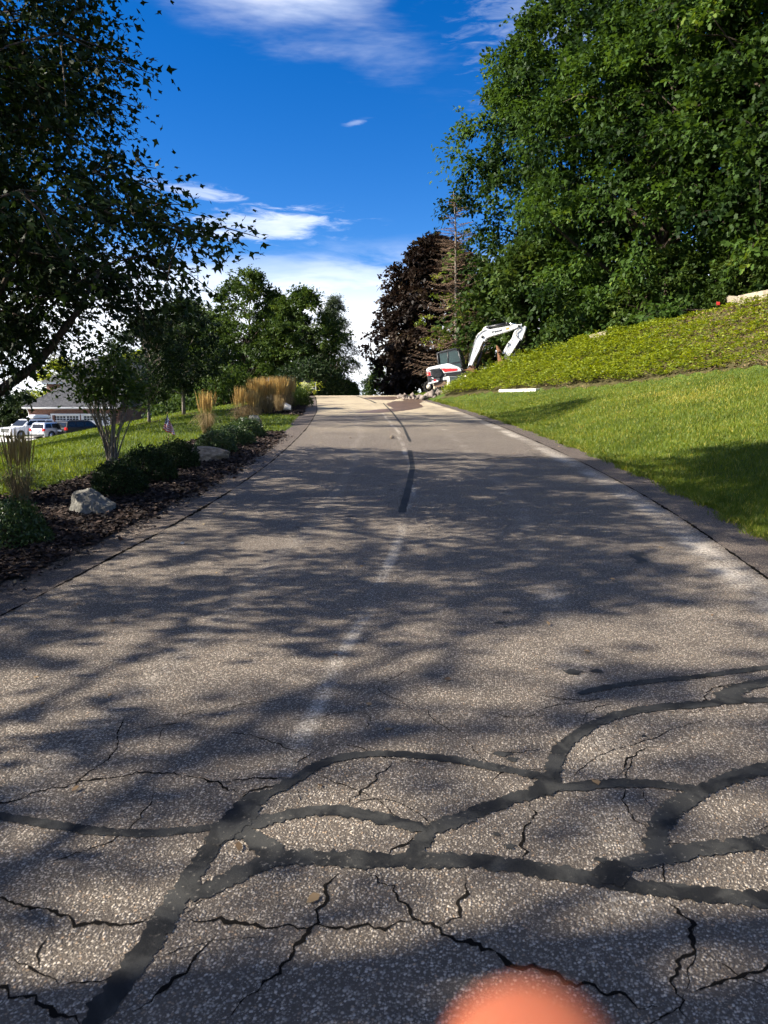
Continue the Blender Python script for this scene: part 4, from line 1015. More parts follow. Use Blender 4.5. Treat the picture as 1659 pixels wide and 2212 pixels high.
# ------------------------------------------------------------------ timber edging, slab, marker, stain, rubble
def beam(a, b, w, h, name, mat, label, cat, dz=0.0):
    a = np.array([a[0], a[1], H(a[0], a[1])]); b = np.array([b[0], b[1], H(b[0], b[1])]); d = b - a; L = np.linalg.norm(d)
    mb = MB(); mb.box(0, L, -w/2, w/2, -.06, h)
    o = mb.build(name, MATS[mat], None, bevel=.012); o.location = a + np.array([0, 0, dz]); o.rotation_euler = (0, -math.asin(d[2]/L), math.atan2(d[1], d[0]))
    return tag(o, label, cat)
ed = [hit(1668, 644), hit(1596, 658), hit(1538, 671)]
beam(ed[0], ed[1], .16, .26, 'landscape_timber', 'timber', 'landscape timber at the top of the bank, nearest the right edge', 'timber', .05)
beam(ed[1], ed[2], .16, .22, 'landscape_timber', 'timber', 'landscape timber at the top of the bank, second from the right edge', 'timber', .05)
e2 = [hit(1312, 735), hit(1275, 744)]; beam(e2[0], e2[1], .16, .28, 'landscape_timber', 'timber', 'short landscape timber showing above the middle of the bank', 'timber', .12)
e3 = [hit(1470, 688), hit(1400, 705)]; beam(e3[0], e3[1], .14, .16, 'landscape_timber', 'timber', 'landscape timber almost hidden at the top of the bank', 'timber', .04)
e4 = [hit(1082, 845), hit(1162, 843)]; beam(e4[0], e4[1], .22, .07, 'stone_slab', 'pale_rock', 'long white stone slab lying at the edge of the ground cover', 'slab', .0)
def marker():
    p = hit(1546, 672); o = empty('marker_flag', p); tag(o, 'small red marker flag at the top of the bank', 'flag')
    mb = MB(); mb.tube([(0, 0, -.05), (0, 0, .34)], .004, 5); mb.build('wire', MATS['black_paint'], o)
    mb = MB(); mb.add([(0, 0, .22), (.13, -.02, .21), (.13, -.03, .33), (0, 0, .34), (0, .003, .22), (.13, -.017, .21), (.13, -.027, .33), (0, .003, .34)], [(0, 1, 2, 3), (7, 6, 5, 4)]); mb.build('pennant', simple('red_vinyl', (.65, .04, .03), .6), o)
marker()
def blob_patch(name, pts, mat, dz, label=None):
    P = [onroad(u, v) for u, v in pts]; c = np.mean(P, 0); V = [c]; n = 0
    ring = []
    rng = np.random.default_rng(len(pts))
    for i in range(len(P)):
        a, b = P[i], P[(i+1) % len(P)]
        for g in np.linspace(0, 1, 6, endpoint=False): ring.append(a + (b - a)*g + rng.normal(0, .02, 3))
    V = np.array(ring); V[:, 2] = rz(V[:, 1]) + .02 + dz
    me = bpy.data.meshes.new(name); me.from_pydata([tuple(v) for v in V], [], [list(range(len(V)))[::-1]]); me.update()
    o = link(name, me, mat, road); return o
wet = simple('wet_clay', (.10, .060, .035), .45, var=.4, scale=3)
blob_patch('mud_stain', [(765, 893), (812, 886), (850, 884), (832, 874), (850, 868), (880, 866), (905, 872), (915, 880), (890, 886), (860, 890), (820, 893)], wet, .004)
blob_patch('mud_stain', [(780, 861), (815, 858), (850, 857), (870, 860), (850, 865), (805, 864)], wet, .004)
blob_patch('mud_stain', [(868, 863), (900, 861), (918, 866), (905, 873), (880, 870)], wet, .005)
blob_patch('oil_stain', [(1365, 1202), (1388, 1198), (1392, 1218), (1372, 1222)], simple('oil', (.03, .028, .026), .7), .003)
p = onroad(847, 949); rock('stone_chunk', (p[0], p[1], p[2] + .05), (.07, .06, .05), 33, 'brown_rock', 'small dark lump lying on the lit band of the road', sub=2)
def rubble():
    rng = np.random.default_rng(31); import bmesh
    Vs = []; Fs = []; base = 0
    bm = bmesh.new(); bmesh.ops.create_icosphere(bm, subdivisions=1, radius=1); V0 = np.array([v.co[:] for v in bm.verts]); F0 = np.array([[v.index for v in f.verts] for f in bm.faces]); bm.free()
    for k in range(420):
        u = rng.uniform(820, 985) if k % 3 else rng.uniform(905, 975); y = rng.uniform(38.2, 42.5); x = (u - 829.5)/FPX*y
        e = x - float(rc(y))
        if e < 1.9: continue
        s = rng.uniform(.03, .10) if rng.random() < .85 else rng.uniform(.10, .22)
        z = H(x, y) + (.25*math.exp(-((x - 3.0)/.7)**2 - ((y - 40.3)/1.2)**2))*rng.random()
        V = V0*(s*rng.uniform(.5, 1.2, 3)) + rng.normal(0, s*.22, V0.shape) + [x, y, z + s*.3]
        Vs.append(V); Fs.append(F0 + base); base += len(V0)
    tag(link('rubble', npmesh('rubble', np.concatenate(Vs), np.concatenate(Fs)), MATS['rubble']), 'heap of broken asphalt and clay beside the excavator track', 'rubble', kind='stuff')
rubble()

# ------------------------------------------------------------------ retaining wall end beside the excavator
def wall_end():
    y = 39.6; a = at(971, 813, y); b = at(1030, 813, y)
    o = empty('retaining_wall', (a[0], y, a[2] - .75), (0, 0, R(14))); tag(o, 'end of a pale block retaining wall in front of the excavator', 'wall')
    stone = simple('wall_block', (.42, .37, .28), .9, var=.25, scale=4, bump=.6, bscale=20)
    pale = simple('wall_pale', (.72, .69, .62), .9, var=.12, scale=4, bump=.4, bscale=20)
    mb = MB(); mb.box(.03, 2.1, .04, .36, -.6, .66); mb.build('core', simple('wall_mortar', (.20, .18, .14), .95), o)
    rng = np.random.default_rng(3); blk = {}
    for r_ in range(5):
        x = .0 if r_ % 2 else -.0; z = -.45 + r_*.225; first = True
        while x < 2.0:
            w = .40 if (first and r_ % 2) else .42
            if first and r_ % 2: w = .22
            key = round(w, 2)
            if key not in blk:
                m = MB(); m.box(0, w - .012, 0, .40, 0, .212); blk[key] = m
            m = MB(); m.v = list(blk[key].v); m.f = blk[key].f
            ob = m.build('block', pale if first else stone, o, bevel=.008); ob.location = (x, rng.uniform(-.010, .010), z); x += w; first = False  # end blocks paler: sunlight on the wall end put into the colour
    x = -.03
    for k in range(4):
        m = MB(); m.box(0, .55, -.03, .43, 0, .07); ob = m.build('cap_stone', pale, o, bevel=.008); ob.location = (x, 0, .677); x += .556
wall_end()

# ------------------------------------------------------------------ excavator
def excavator():
    A0 = 13.0; ca, sa = math.cos(R(A0)), math.sin(R(A0)); YAW = -16.
    def P(px, py):                      # traced side view -> local metres, X forward, Z up
        dx = (px - 130)/257/math.cos(R(YAW)); dz = (1140 - py)/257
        return (dx*ca + dz*sa, -dx*sa + dz*ca)
    def PL(pts): return [P(*q) for q in pts]
    base = at(917, 851, 42.0)
    o = empty('excavator', base, (0, R(-A0), R(YAW))); tag(o, 'white, red and black compact excavator parked nose-up beside the road', 'excavator')
    white = simple('machine_white', (.78, .78, .77), .35, var=.04, scale=2, coat=.3); black = simple('machine_black', (.016, .016, .018), .45)
    dark = simple('machine_grey', (.05, .052, .056), .5); red = simple('machine_red', (.62, .018, .02), .3, coat=.4)
    rubber = simple('track_rubber', (.020, .019, .018), .85, var=.3, scale=10); rust = simple('rusty_cast', (.26, .125, .06), .8, var=.35, scale=6)
    steel = simple('rod_chrome', (.55, .56, .58), .2, metal=1.0); glass = simple('cab_glass', (.018, .040, .036), .06, spec=.8)
    cream = simple('idler_cream', (.60, .52, .40), .7, var=.25, scale=12); dirt = simple('track_dirt', (.22, .145, .09), .95, var=.4, scale=8); amber = simple('amber_label', (.70, .36, .03), .5)
    # tracks
    def stadium(L, r, x0, z0, n=9):
        return [(x0 + L + r*math.cos(a), z0 + r*math.sin(a)) for a in np.linspace(-math.pi/2, math.pi/2, n)] + [(x0 + r*math.cos(a), z0 + r*math.sin(a)) for a in np.linspace(math.pi/2, 3*math.pi/2, n)]
    for y0 in (0.0, 1.75):
        ou = stadium(2.15, .30, .32, .33); inn = stadium(2.15, .235, .32, .33); n = len(ou); mb = MB()
        V = [(p[0], y0, p[1]) for p in ou] + [(p[0], y0 + .45, p[1]) for p in ou] + [(p[0], y0, p[1]) for p in inn] + [(p[0], y0 + .45, p[1]) for p in inn]; Fs = []
        for i in range(n):
            j = (i+1) % n; Fs += [(i, j, j+n, i+n), (2*n+i, 3*n+i, 3*n+j, 2*n+j), (i, 2*n+i, 2*n+j, j), (n+i, n+j, 3*n+j, 3*n+i)]
        mb.add(V, Fs)
        per = np.array(ou + [ou[0]]); sl = np.r_[0, np.cumsum(np.linalg.norm(np.diff(per, axis=0), axis=1))]
        for s_ in np.arange(0, sl[-1], .13):
            x = np.interp(s_, sl, per[:, 0]); z = np.interp(s_, sl, per[:, 1]); c_ = np.array([np.clip(x, .32, 2.47), .33]); d = np.array([x, z]) - c_; an = math.atan2(d[1], d[0])
            mb.box(-.01, .035, y0, y0 + .45, -.03, .03, Matrix.Translation((x, 0, z)) @ Matrix.Rotation(-an, 4, 'Y'))
        tr = mb.build('track', rubber, o)
        mb = MB(); mb.prism([(.62, .16), (2.3, .16), (2.3, .42), (.62, .46)], y0 + .05, y0 + .42); mb.build('track_frame', dirt, tr, bevel=.02)
        for x, r_, nm, mt in ((.32, .19, 'idler', black), (2.47, .2, 'sprocket', black)):
            mb = MB(); mb.tube([(x, y0 + .03, .33), (x, y0 + .42, .33)], r_, 20); mb.build(nm, mt, tr, True)
            mb = MB(); mb.tube([(x, y0 - .015, .33), (x, y0 + .05, .33)], [.125, .135], 20); mb.build('hub_cap', cream, tr, True)
        for x in (.75, 1.15, 1.55, 1.95):
            mb = MB(); mb.tube([(x, y0 + .04, .15), (x, y0 + .43, .15)], .075, 12); mb.build('roller', black, tr, True)
    mb = MB(); mb.box(.6, 2.2, .42, 1.78, .25, .55); mb.tube([(1.4, 1.1, .5), (1.4, 1.1, .80)], .48, 24); mb.build('undercarriage', dark, o, bevel=.02)
    mb = MB(); mb.box(2.75, 2.85, 0, 2.2, .1, .6); mb.box(1.9, 2.8, .45, .6, .25, .4); mb.box(1.9, 2.8, 1.6, 1.75, .25, .4); mb.build('dozer_blade', dark, o, bevel=.02)
    # upper structure
    YN, YF = -.02, 2.18
    mb = MB(); mb.prism(PL([(172, 892), (182, 1006), (320, 968), (500, 930), (640, 880), (660, 820), (640, 790), (400, 800), (230, 800)]), YN + .03, YF - .03); dk = mb.build('deck', black, o, bevel=.03)
    hood_poly = [(150, 800), (158, 782), (185, 766), (245, 752), (330, 735), (430, 716), (470, 716), (510, 730), (570, 755), (610, 772), (636, 796), (646, 826), (400, 853), (372, 800), (340, 783), (228, 796), (160, 832)]
    mb = MB(); mb.prism(PL(hood_poly), YN, 1.02); hood = mb.build('hood', white, o, bevel=.035, seg=3)
    mb = MB(); mb.prism(PL([(150, 800), (158, 782), (185, 766), (245, 752), (262, 760), (270, 845), (232, 890), (166, 894)]), 1.02, YF); mb.build('counterweight', white, o, bevel=.03, seg=3)
    mb = MB(); mb.prism(PL([(358, 780), (470, 784), (592, 787), (586, 818), (412, 834), (382, 806)]), YN - .012, YN + .05); mb.build('red_panel', red, hood, bevel=.012)
    mb = MB(); mb.prism(PL([(222, 793), (340, 781), (388, 862), (352, 906), (262, 917), (230, 885)]), YN - .006, YN + .08); gr = mb.build('grille', black, o, bevel=.01)
    for k in range(7):
        f = k/6; y_ = 806 + 96*f; xl = 234 + 22*max(0, f - .6); xr = 346 + 30*min(1, f*1.4) - 26*max(0, f - .72)*3
        mb = MB(); mb.prism(PL([(xl, y_ - 1), (xr, y_ - 13), (xr, y_ - 6), (xl, y_ + 6)]), YN - .035, YN); mb.build('slat', dark, gr, bevel=.006)
    mb = MB(); mb.prism(PL([(162, 830), (214, 820), (228, 884), (170, 893)]), YN - .008, YF + .004); mb.build('light_band', white, o, bevel=.01)
    mb = MB(); mb.prism(PL([(159, 836), (210, 827), (222, 880), (168, 888)]), YN - .016, .5); tl = mb.build('tail_light', red, o, bevel=.01)
    mb = MB(); mb.prism(PL([(163, 852), (182, 849), (184, 872), (166, 875)]), YN - .022, .3); mb.build('lens', simple('lens_pale', (.8, .6, .45), .2), tl)
    mb = MB(); mb.prism(PL([(172, 896), (262, 918), (350, 908), (348, 958), (180, 998)]), YN - .004, YF + .002); gp = mb.build('corner_guard', dark, o, bevel=.02)
    mb = MB(); mb.prism(PL([(178, 985), (325, 950), (325, 968), (181, 1008)]), YN - .014, YF + .006); mb.build('bumper_trim', white, o, bevel=.006)
    mb = MB(); mb.prism(PL([(262, 938), (292, 931), (294, 960), (264, 968)]), YN - .012, YN); mb.build('decal', red, gp)
    mb = MB(); mb.prism(PL([(232, 956), (256, 948), (256, 966), (236, 972)]), YN - .012, YN); mb.build('decal', white, gp)
    mb = MB(); mb.prism(PL([(298, 938), (322, 952), (322, 962), (298, 962)]), YN - .012, YN); mb.build('decal', white, gp)
    mb = MB(); mb.prism(PL([(222, 908), (240, 905), (262, 922), (252, 930)]), YN - .012, YN); mb.build('decal', white, gp)
    mb = MB(); mb.tube([(*P(203, 945)[:1], YN - .012, P(203, 945)[1]), (*P(203, 945)[:1], YN + .02, P(203, 945)[1])], .045, 14); mb.build('tie_hole', black, gp)
    px = P(386, 948); text_mesh('E85', .22, white, dk, XZ((px[0], YN + .012, px[1]), R(-3)), 'model_lettering', shear=.25, bold=.008)
    px = P(412, 886); text_mesh('-^', .09, white, dk, XZ((px[0], YN + .012, px[1]), 0), 'small_decal', bold=.004)
    # cab on the far side
    C0, C1 = 1.06, 2.14
    cab = [(252, 552), (290, 536), (505, 486), (548, 522), (612, 765), (275, 765)]
    cb = MB(); cp = PL(cab)
    def bar(a, b, r_, yy): cb.tube([(a[0], yy, a[1]), (b[0], yy, b[1])], r_, 8)
    for yy in (C0, C1):
        for i in range(len(cp)): bar(cp[i], cp[(i+1) % len(cp)], .05, yy)
        bar(P(396, 515), P(412, 765), .035, yy)
    for q in cp: cb.tube([(q[0], C0, q[1]), (q[0], C1, q[1])], .05, 8)
    cabo = cb.build('cab_frame', black, o, True)
    mb = MB(); mb.prism(PL([(255, 545), (290, 528), (505, 479), (540, 502), (500, 500), (290, 550)]), C0 - .05, C1 + .05); mb.build('roof', black, cabo, bevel=.02)
    mb = MB(); mb.prism(PL([(246, 556), (262, 550), (284, 730), (268, 732)]), C0 - .04, C1 + .04); mb.build('rear_pillar', black, cabo, bevel=.015)
    for pts in ([(280, 556), (385, 530), (398, 700), (300, 722)], [(402, 526), (500, 502), (540, 530), (580, 672), (416, 698)], [(420, 710), (584, 684), (604, 752), (424, 760)]):
        for yy in (C0 - .006, C1 - .006):
            mb = MB(); mb.prism(PL(pts), yy, yy + .012); mb.build('window', glass, cabo)
    mb = MB(); mb.prism(PL([(410, 702), (582, 676), (582, 686), (410, 712)]), C0 - .03, C0 + .03); mb.build('cross_bar', black, cabo)
    a, b = P(548, 522), P(612, 765); mb = MB(); mb.add([(a[0], C0, a[1]), (a[0], C1, a[1]), (b[0], C1, b[1]), (b[0], C0, b[1])], [(0, 1, 2, 3)]); w = mb.build('windscreen', glass, cabo); w.modifiers.new('s', 'SOLIDIFY').thickness = .01
    a, b = P(262, 560), P(285, 735); mb = MB(); mb.add([(a[0], C0, a[1]), (b[0], C0, b[1]), (b[0], C1, b[1]), (a[0], C1, a[1])], [(0, 1, 2, 3)]); w = mb.build('rear_window', glass, cabo); w.modifiers.new('s', 'SOLIDIFY').thickness = .01
    q = P(400, 740); mb = MB(); mb.box(q[0] - .25, q[0] + .25, 1.35, 1.85, q[1] - .1, q[1] + .08); mb.box(q[0] - .30, q[0] - .16, 1.35, 1.85, q[1], q[1] + .62); mb.build('seat', dark, cabo, bevel=.04)
    # swing bracket
    BY0, BY1 = .70, 1.10
    mb = MB(); mb.prism(PL([(640, 800), (700, 790), (740, 735), (775, 745), (800, 800), (798, 862), (750, 868), (745, 815), (700, 808), (668, 805)]), BY0 - .08, BY1 + .08); mb.prism(PL([(600, 812), (760, 822), (760, 872), (600, 878)]), BY0 - .02, BY1 + .02); sw = mb.build('swing_bracket', rust, o, bevel=.025)
    mb = MB(); q = P(730, 742); mb.tube([(q[0], BY0 - .14, q[1]), (q[0], BY1 + .14, q[1])], .055, 12); mb.build('pin', black, sw, True)
    # boom
    mb = MB(); bp_ = [(702, 742), (728, 640), (760, 520), (790, 390), (806, 335), (838, 290), (880, 258), (915, 236), (960, 232), (1000, 238), (1180, 210), (1330, 186), (1395, 186), (1404, 200), (1390, 216), (1340, 240), (1220, 278), (1100, 312), (1010, 338), (950, 362), (914, 392), (884, 450), (850, 540), (800, 640), (752, 748), (728, 758)]
    mb.prism(PL(bp_), BY0, BY1); boom = mb.build('boom', white, o, bevel=.02)
    mb = MB(); mb.prism(PL([(888, 250), (905, 215), (925, 198), (952, 188), (966, 196), (978, 236)]), BY0 + .02, BY0 + .10); mb.prism(PL([(888, 250), (905, 215), (925, 198), (952, 188), (966, 196), (978, 236)]), BY1 - .10, BY1 - .02); mb.build('cylinder_lug', white, boom, bevel=.008)
    mb = MB(); mb.prism(PL([(912, 390), (925, 372), (950, 372), (956, 392), (935, 404), (915, 404)]), BY0 - .02, BY1 + .02); mb.build('lower_lug', white, boom, bevel=.008)
    for (u, v, r_) in ((952, 208, .05), (938, 386, .045), (895, 340, .075), (1382, 206, .06)):
        q = P(u, v); mb = MB(); mb.tube([(q[0], BY0 - .035, q[1]), (q[0], BY1 + .035, q[1])], r_, 12); mb.build('pin', black, boom, True)
    # hoses
    def curve3(pts, yy, r_, nm, mat, par): mb = MB(); mb.tube([(P(*q)[0], yy, P(*q)[1]) for q in pts], r_, 6); mb.build(nm, mat, par, True)
    curve3([(715, 690), (724, 600), (760, 480), (790, 380), (830, 315), (885, 268), (940, 244)], BY0 - .02, .012, 'hose', black, boom)
    curve3([(708, 650), (704, 690), (716, 600), (720, 560)], BY0 + .1, .022, 'hose', black, boom)
    curve3([(980, 242), (978, 318)], BY0 - .003, .005, 'weld_seam', simple('weld', (.35, .35, .36), .5), boom)
    curve3([(1000, 246), (1180, 219), (1330, 196)], BY0 - .003, .006, 'weld_seam', MATS['weld'], boom)
    ang = math.atan2(P(1155, 262)[1] - P(1062, 286)[1], P(1155, 262)[0] - P(1062, 286)[0])
    q = P(1062, 287); text_mesh('Bobcat', .145, black, boom, XZ((q[0], BY0 - .004, q[1]), ang), 'lettering', bold=.004)
    q = P(1018, 258)                                                    # small head-shaped emblem: two ears, eyes, chin
    mb = MB(); mb.prism(PL([(1016, 262), (1028, 270), (1040, 267), (1050, 254), (1048, 272), (1040, 284), (1037, 294), (1031, 288), (1022, 284)]), BY0 - .006, BY0 + .002); mb.build('emblem', black, boom)
    mb = MB(); mb.prism(PL([(1024, 274), (1030, 276), (1028, 279)]), BY0 - .009, BY0); mb.build('emblem_eye', white, boom); mb = MB(); mb.prism(PL([(1038, 274), (1044, 270), (1042, 276)]), BY0 - .009, BY0); mb.build('emblem_eye', white, boom)
    mb = MB(); mb.prism(PL([(1212, 230), (1252, 222), (1254, 242), (1214, 251)]), BY0 - .005, BY0 + .002); mb.build('warning_label', amber, boom)
    a, b = P(792, 576), P(838, 450); text_mesh('MINI EXCAVATOR', .058, black, boom, XZ((a[0], BY0 - .004, a[1]), math.atan2(b[1] - a[1], b[0] - a[0])), 'side_lettering') if False else None
    mb = MB()
    for k in range(13):
        f = k/13; c = (788 + 44*f, 574 - 122*f); mb.prism(PL([(c[0] - 4, c[1]), (c[0] + 4, c[1] - 3), (c[0] + 6, c[1] - 8), (c[0] - 2, c[1] - 5)]), BY0 - .005, BY0)
    mb.build('side_lettering', dark, boom)
    # cylinders
    def cyl(a, b, c, r0, r1, yy, nm, par):
        A_, B_, C_ = P(*a), P(*b), P(*c); mb = MB(); mb.tube([(A_[0], yy, A_[1]), (B_[0], yy, B_[1])], r0, 14); ob = mb.build(nm, black, par, True)
        e_ = unit(np.array([B_[0] - A_[0], 0, B_[1] - A_[1]])); mb = MB(); mb.tube([np.array([B_[0], yy, B_[1]]) - e_*.10, np.array([B_[0], yy, B_[1]])], r0*1.18, 14); mb.build('gland', black, ob, True)
        mb = MB(); mb.tube([(B_[0], yy, B_[1]), (C_[0], yy, C_[1])], r1, 10); mb.build('rod', steel, ob, True)
    cyl((968, 204), (1232, 162), (1392, 180), .085, .045, (BY0 + BY1)/2, 'arm_cylinder', o)
    cyl((812, 775), (882, 548), (934, 392), .075, .04, (BY0 + BY1)/2, 'boom_cylinder', o)
    cyl((1412, 392), (1345, 545), (1306, 636), .06, .035, (BY0 + BY1)/2, 'bucket_cylinder', o)
    # arm
    mb = MB(); arm = [(1398, 196), (1412, 172), (1424, 178), (1418, 212), (1462, 240), (1468, 262), (1440, 340), (1424, 392), (1398, 396), (1382, 428), (1310, 548), (1232, 664), (1192, 640), (1222, 540), (1246, 448), (1238, 428), (1262, 408), (1290, 372), (1326, 268), (1346, 238)]
    mb.prism(PL(arm), BY0 + .04, BY1 - .04); armo = mb.build('arm', white, o, bevel=.018)
    mb = MB(); mb.prism(PL([(1442, 262), (1455, 205), (1472, 208), (1470, 262), (1425, 402), (1404, 404), (1396, 388), (1420, 384)]), BY0 - .01, BY0 + .03); mb.prism(PL([(1442, 262), (1455, 205), (1472, 208), (1470, 262), (1425, 402), (1404, 404), (1396, 388), (1420, 384)]), BY1 - .03, BY1 + .01); mb.build('cheek_plate', white, armo, bevel=.006)
    curve3([(1392, 200), (1404, 236), (1372, 262), (1348, 282), (1352, 330), (1380, 378)], BY0 - .01, .020, 'hose', black, armo)
    curve3([(1332, 290), (1310, 370), (1268, 470), (1230, 590), (1205, 640)], BY0 + .036, .006, 'weld_seam', MATS['weld'], armo)
    for (u, v) in ((1410, 390), (1248, 436)):
        q = P(u, v); mb = MB(); mb.tube([(q[0], BY0 - .02, q[1]), (q[0], BY1 + .02, q[1])], .035, 10); mb.build('pin', black, armo, True)
    for yy in (BY0 + .01, BY1 - .06):
        mb = MB(); mb.prism(PL([(1238, 436), (1256, 444), (1182, 582), (1168, 572)]), yy, yy + .05); mb.build('link', white, o, bevel=.006)
    # bucket, partly behind the bank planting
    mb = MB(); bk = [(1088, 490), (1108, 484), (1140, 536), (1136, 556), (1118, 562), (1136, 600), (1160, 660), (1200, 690), (1235, 668), (1240, 720), (1200, 790), (1140, 800), (1118, 720), (1112, 640), (1106, 560)]
    mb.prism(PL(bk), BY0 - .18, BY1 + .18); bu = mb.build('bucket', rust, o, bevel=.012)
    for yy in (BY0 - .15, BY0 + .02, BY0 + .19, BY0 + .36, BY0 + .53):
        mb = MB(); mb.prism(PL([(1086, 492), (1108, 484), (1100, 466), (1090, 466)]), yy, yy + .07); mb.build('tooth', rust, bu)
excavator()
#__PART4__
# ------------------------------------------------------------------ brick house with garage
def brick_mat():
    m = bpy.data.materials.new('brick'); m.use_nodes = True; t = NT(m.node_tree)
    out = t.n('ShaderNodeOutputMaterial'); b = t.n('ShaderNodeBsdfPrincipled'); t.put(out.inputs[0], b); b.inputs['Roughness'].default_value = .9
    tc = t.n('ShaderNodeTexCoord').outputs['Object']; sx = t.n('ShaderNodeSeparateXYZ'); t.put(sx.inputs[0], tc)
    cv = t.n('ShaderNodeCombineXYZ'); t.put(cv.inputs[0], t.m('ADD', sx.outputs[0], sx.outputs[1])); t.put(cv.inputs[1], sx.outputs[2])
    bk = t.n('ShaderNodeTexBrick'); t.put(bk.inputs['Vector'], cv); bk.inputs['Scale'].default_value = 1.0; bk.inputs['Brick Width'].default_value = .24; bk.inputs['Row Height'].default_value = .085; bk.inputs['Mortar Size'].default_value = .010
    bk.inputs['Color1'].default_value = (.10, .034, .022, 1); bk.inputs['Color2'].default_value = (.20, .078, .046, 1); bk.inputs['Mortar'].default_value = (.24, .18, .14, 1)
    nz = t.noise(tc, 1.2, 4, .6); t.put(b.inputs['Base Color'], t.mix(t.m('MULTIPLY', t.ss(nz, .4, .7), .35), bk.outputs[0], (.10, .045, .03)))
    bp = t.n('ShaderNodeBump'); bp.inputs['Strength'].default_value = .6; bp.inputs['Distance'].default_value = .01; t.put(bp.inputs['Height'], t.m('SUBTRACT', 1.0, bk.outputs[1])); t.put(b.inputs['Normal'], bp)
    MATS['brick'] = m
def shingle_mat():
    m = bpy.data.materials.new('shingle'); m.use_nodes = True; t = NT(m.node_tree)
    out = t.n('ShaderNodeOutputMaterial'); b = t.n('ShaderNodeBsdfPrincipled'); t.put(out.inputs[0], b); b.inputs['Roughness'].default_value = .9; b.inputs['Specular IOR Level'].default_value = .2
    tc = t.n('ShaderNodeTexCoord').outputs['Object']; sx = t.n('ShaderNodeSeparateXYZ'); t.put(sx.inputs[0], tc)
    cv = t.n('ShaderNodeCombineXYZ'); t.put(cv.inputs[0], t.m('ADD', sx.outputs[0], sx.outputs[1])); t.put(cv.inputs[1], sx.outputs[2])
    bk = t.n('ShaderNodeTexBrick'); t.put(bk.inputs['Vector'], cv); bk.inputs['Scale'].default_value = 1.0; bk.inputs['Brick Width'].default_value = .3; bk.inputs['Row Height'].default_value = .13; bk.inputs['Mortar Size'].default_value = .012
    bk.inputs['Color1'].default_value = (.055, .056, .062, 1); bk.inputs['Color2'].default_value = (.095, .096, .104, 1); bk.inputs['Mortar'].default_value = (.03, .03, .034, 1)
    t.put(b.inputs['Base Color'], bk.outputs[0]); MATS['shingle'] = m
brick_mat(); shingle_mat()
simple('trim_white', (.78, .78, .76), .55); simple('pane', (.02, .025, .03), .08, spec=.8); simple('shutter', (.02, .028, .026), .6)
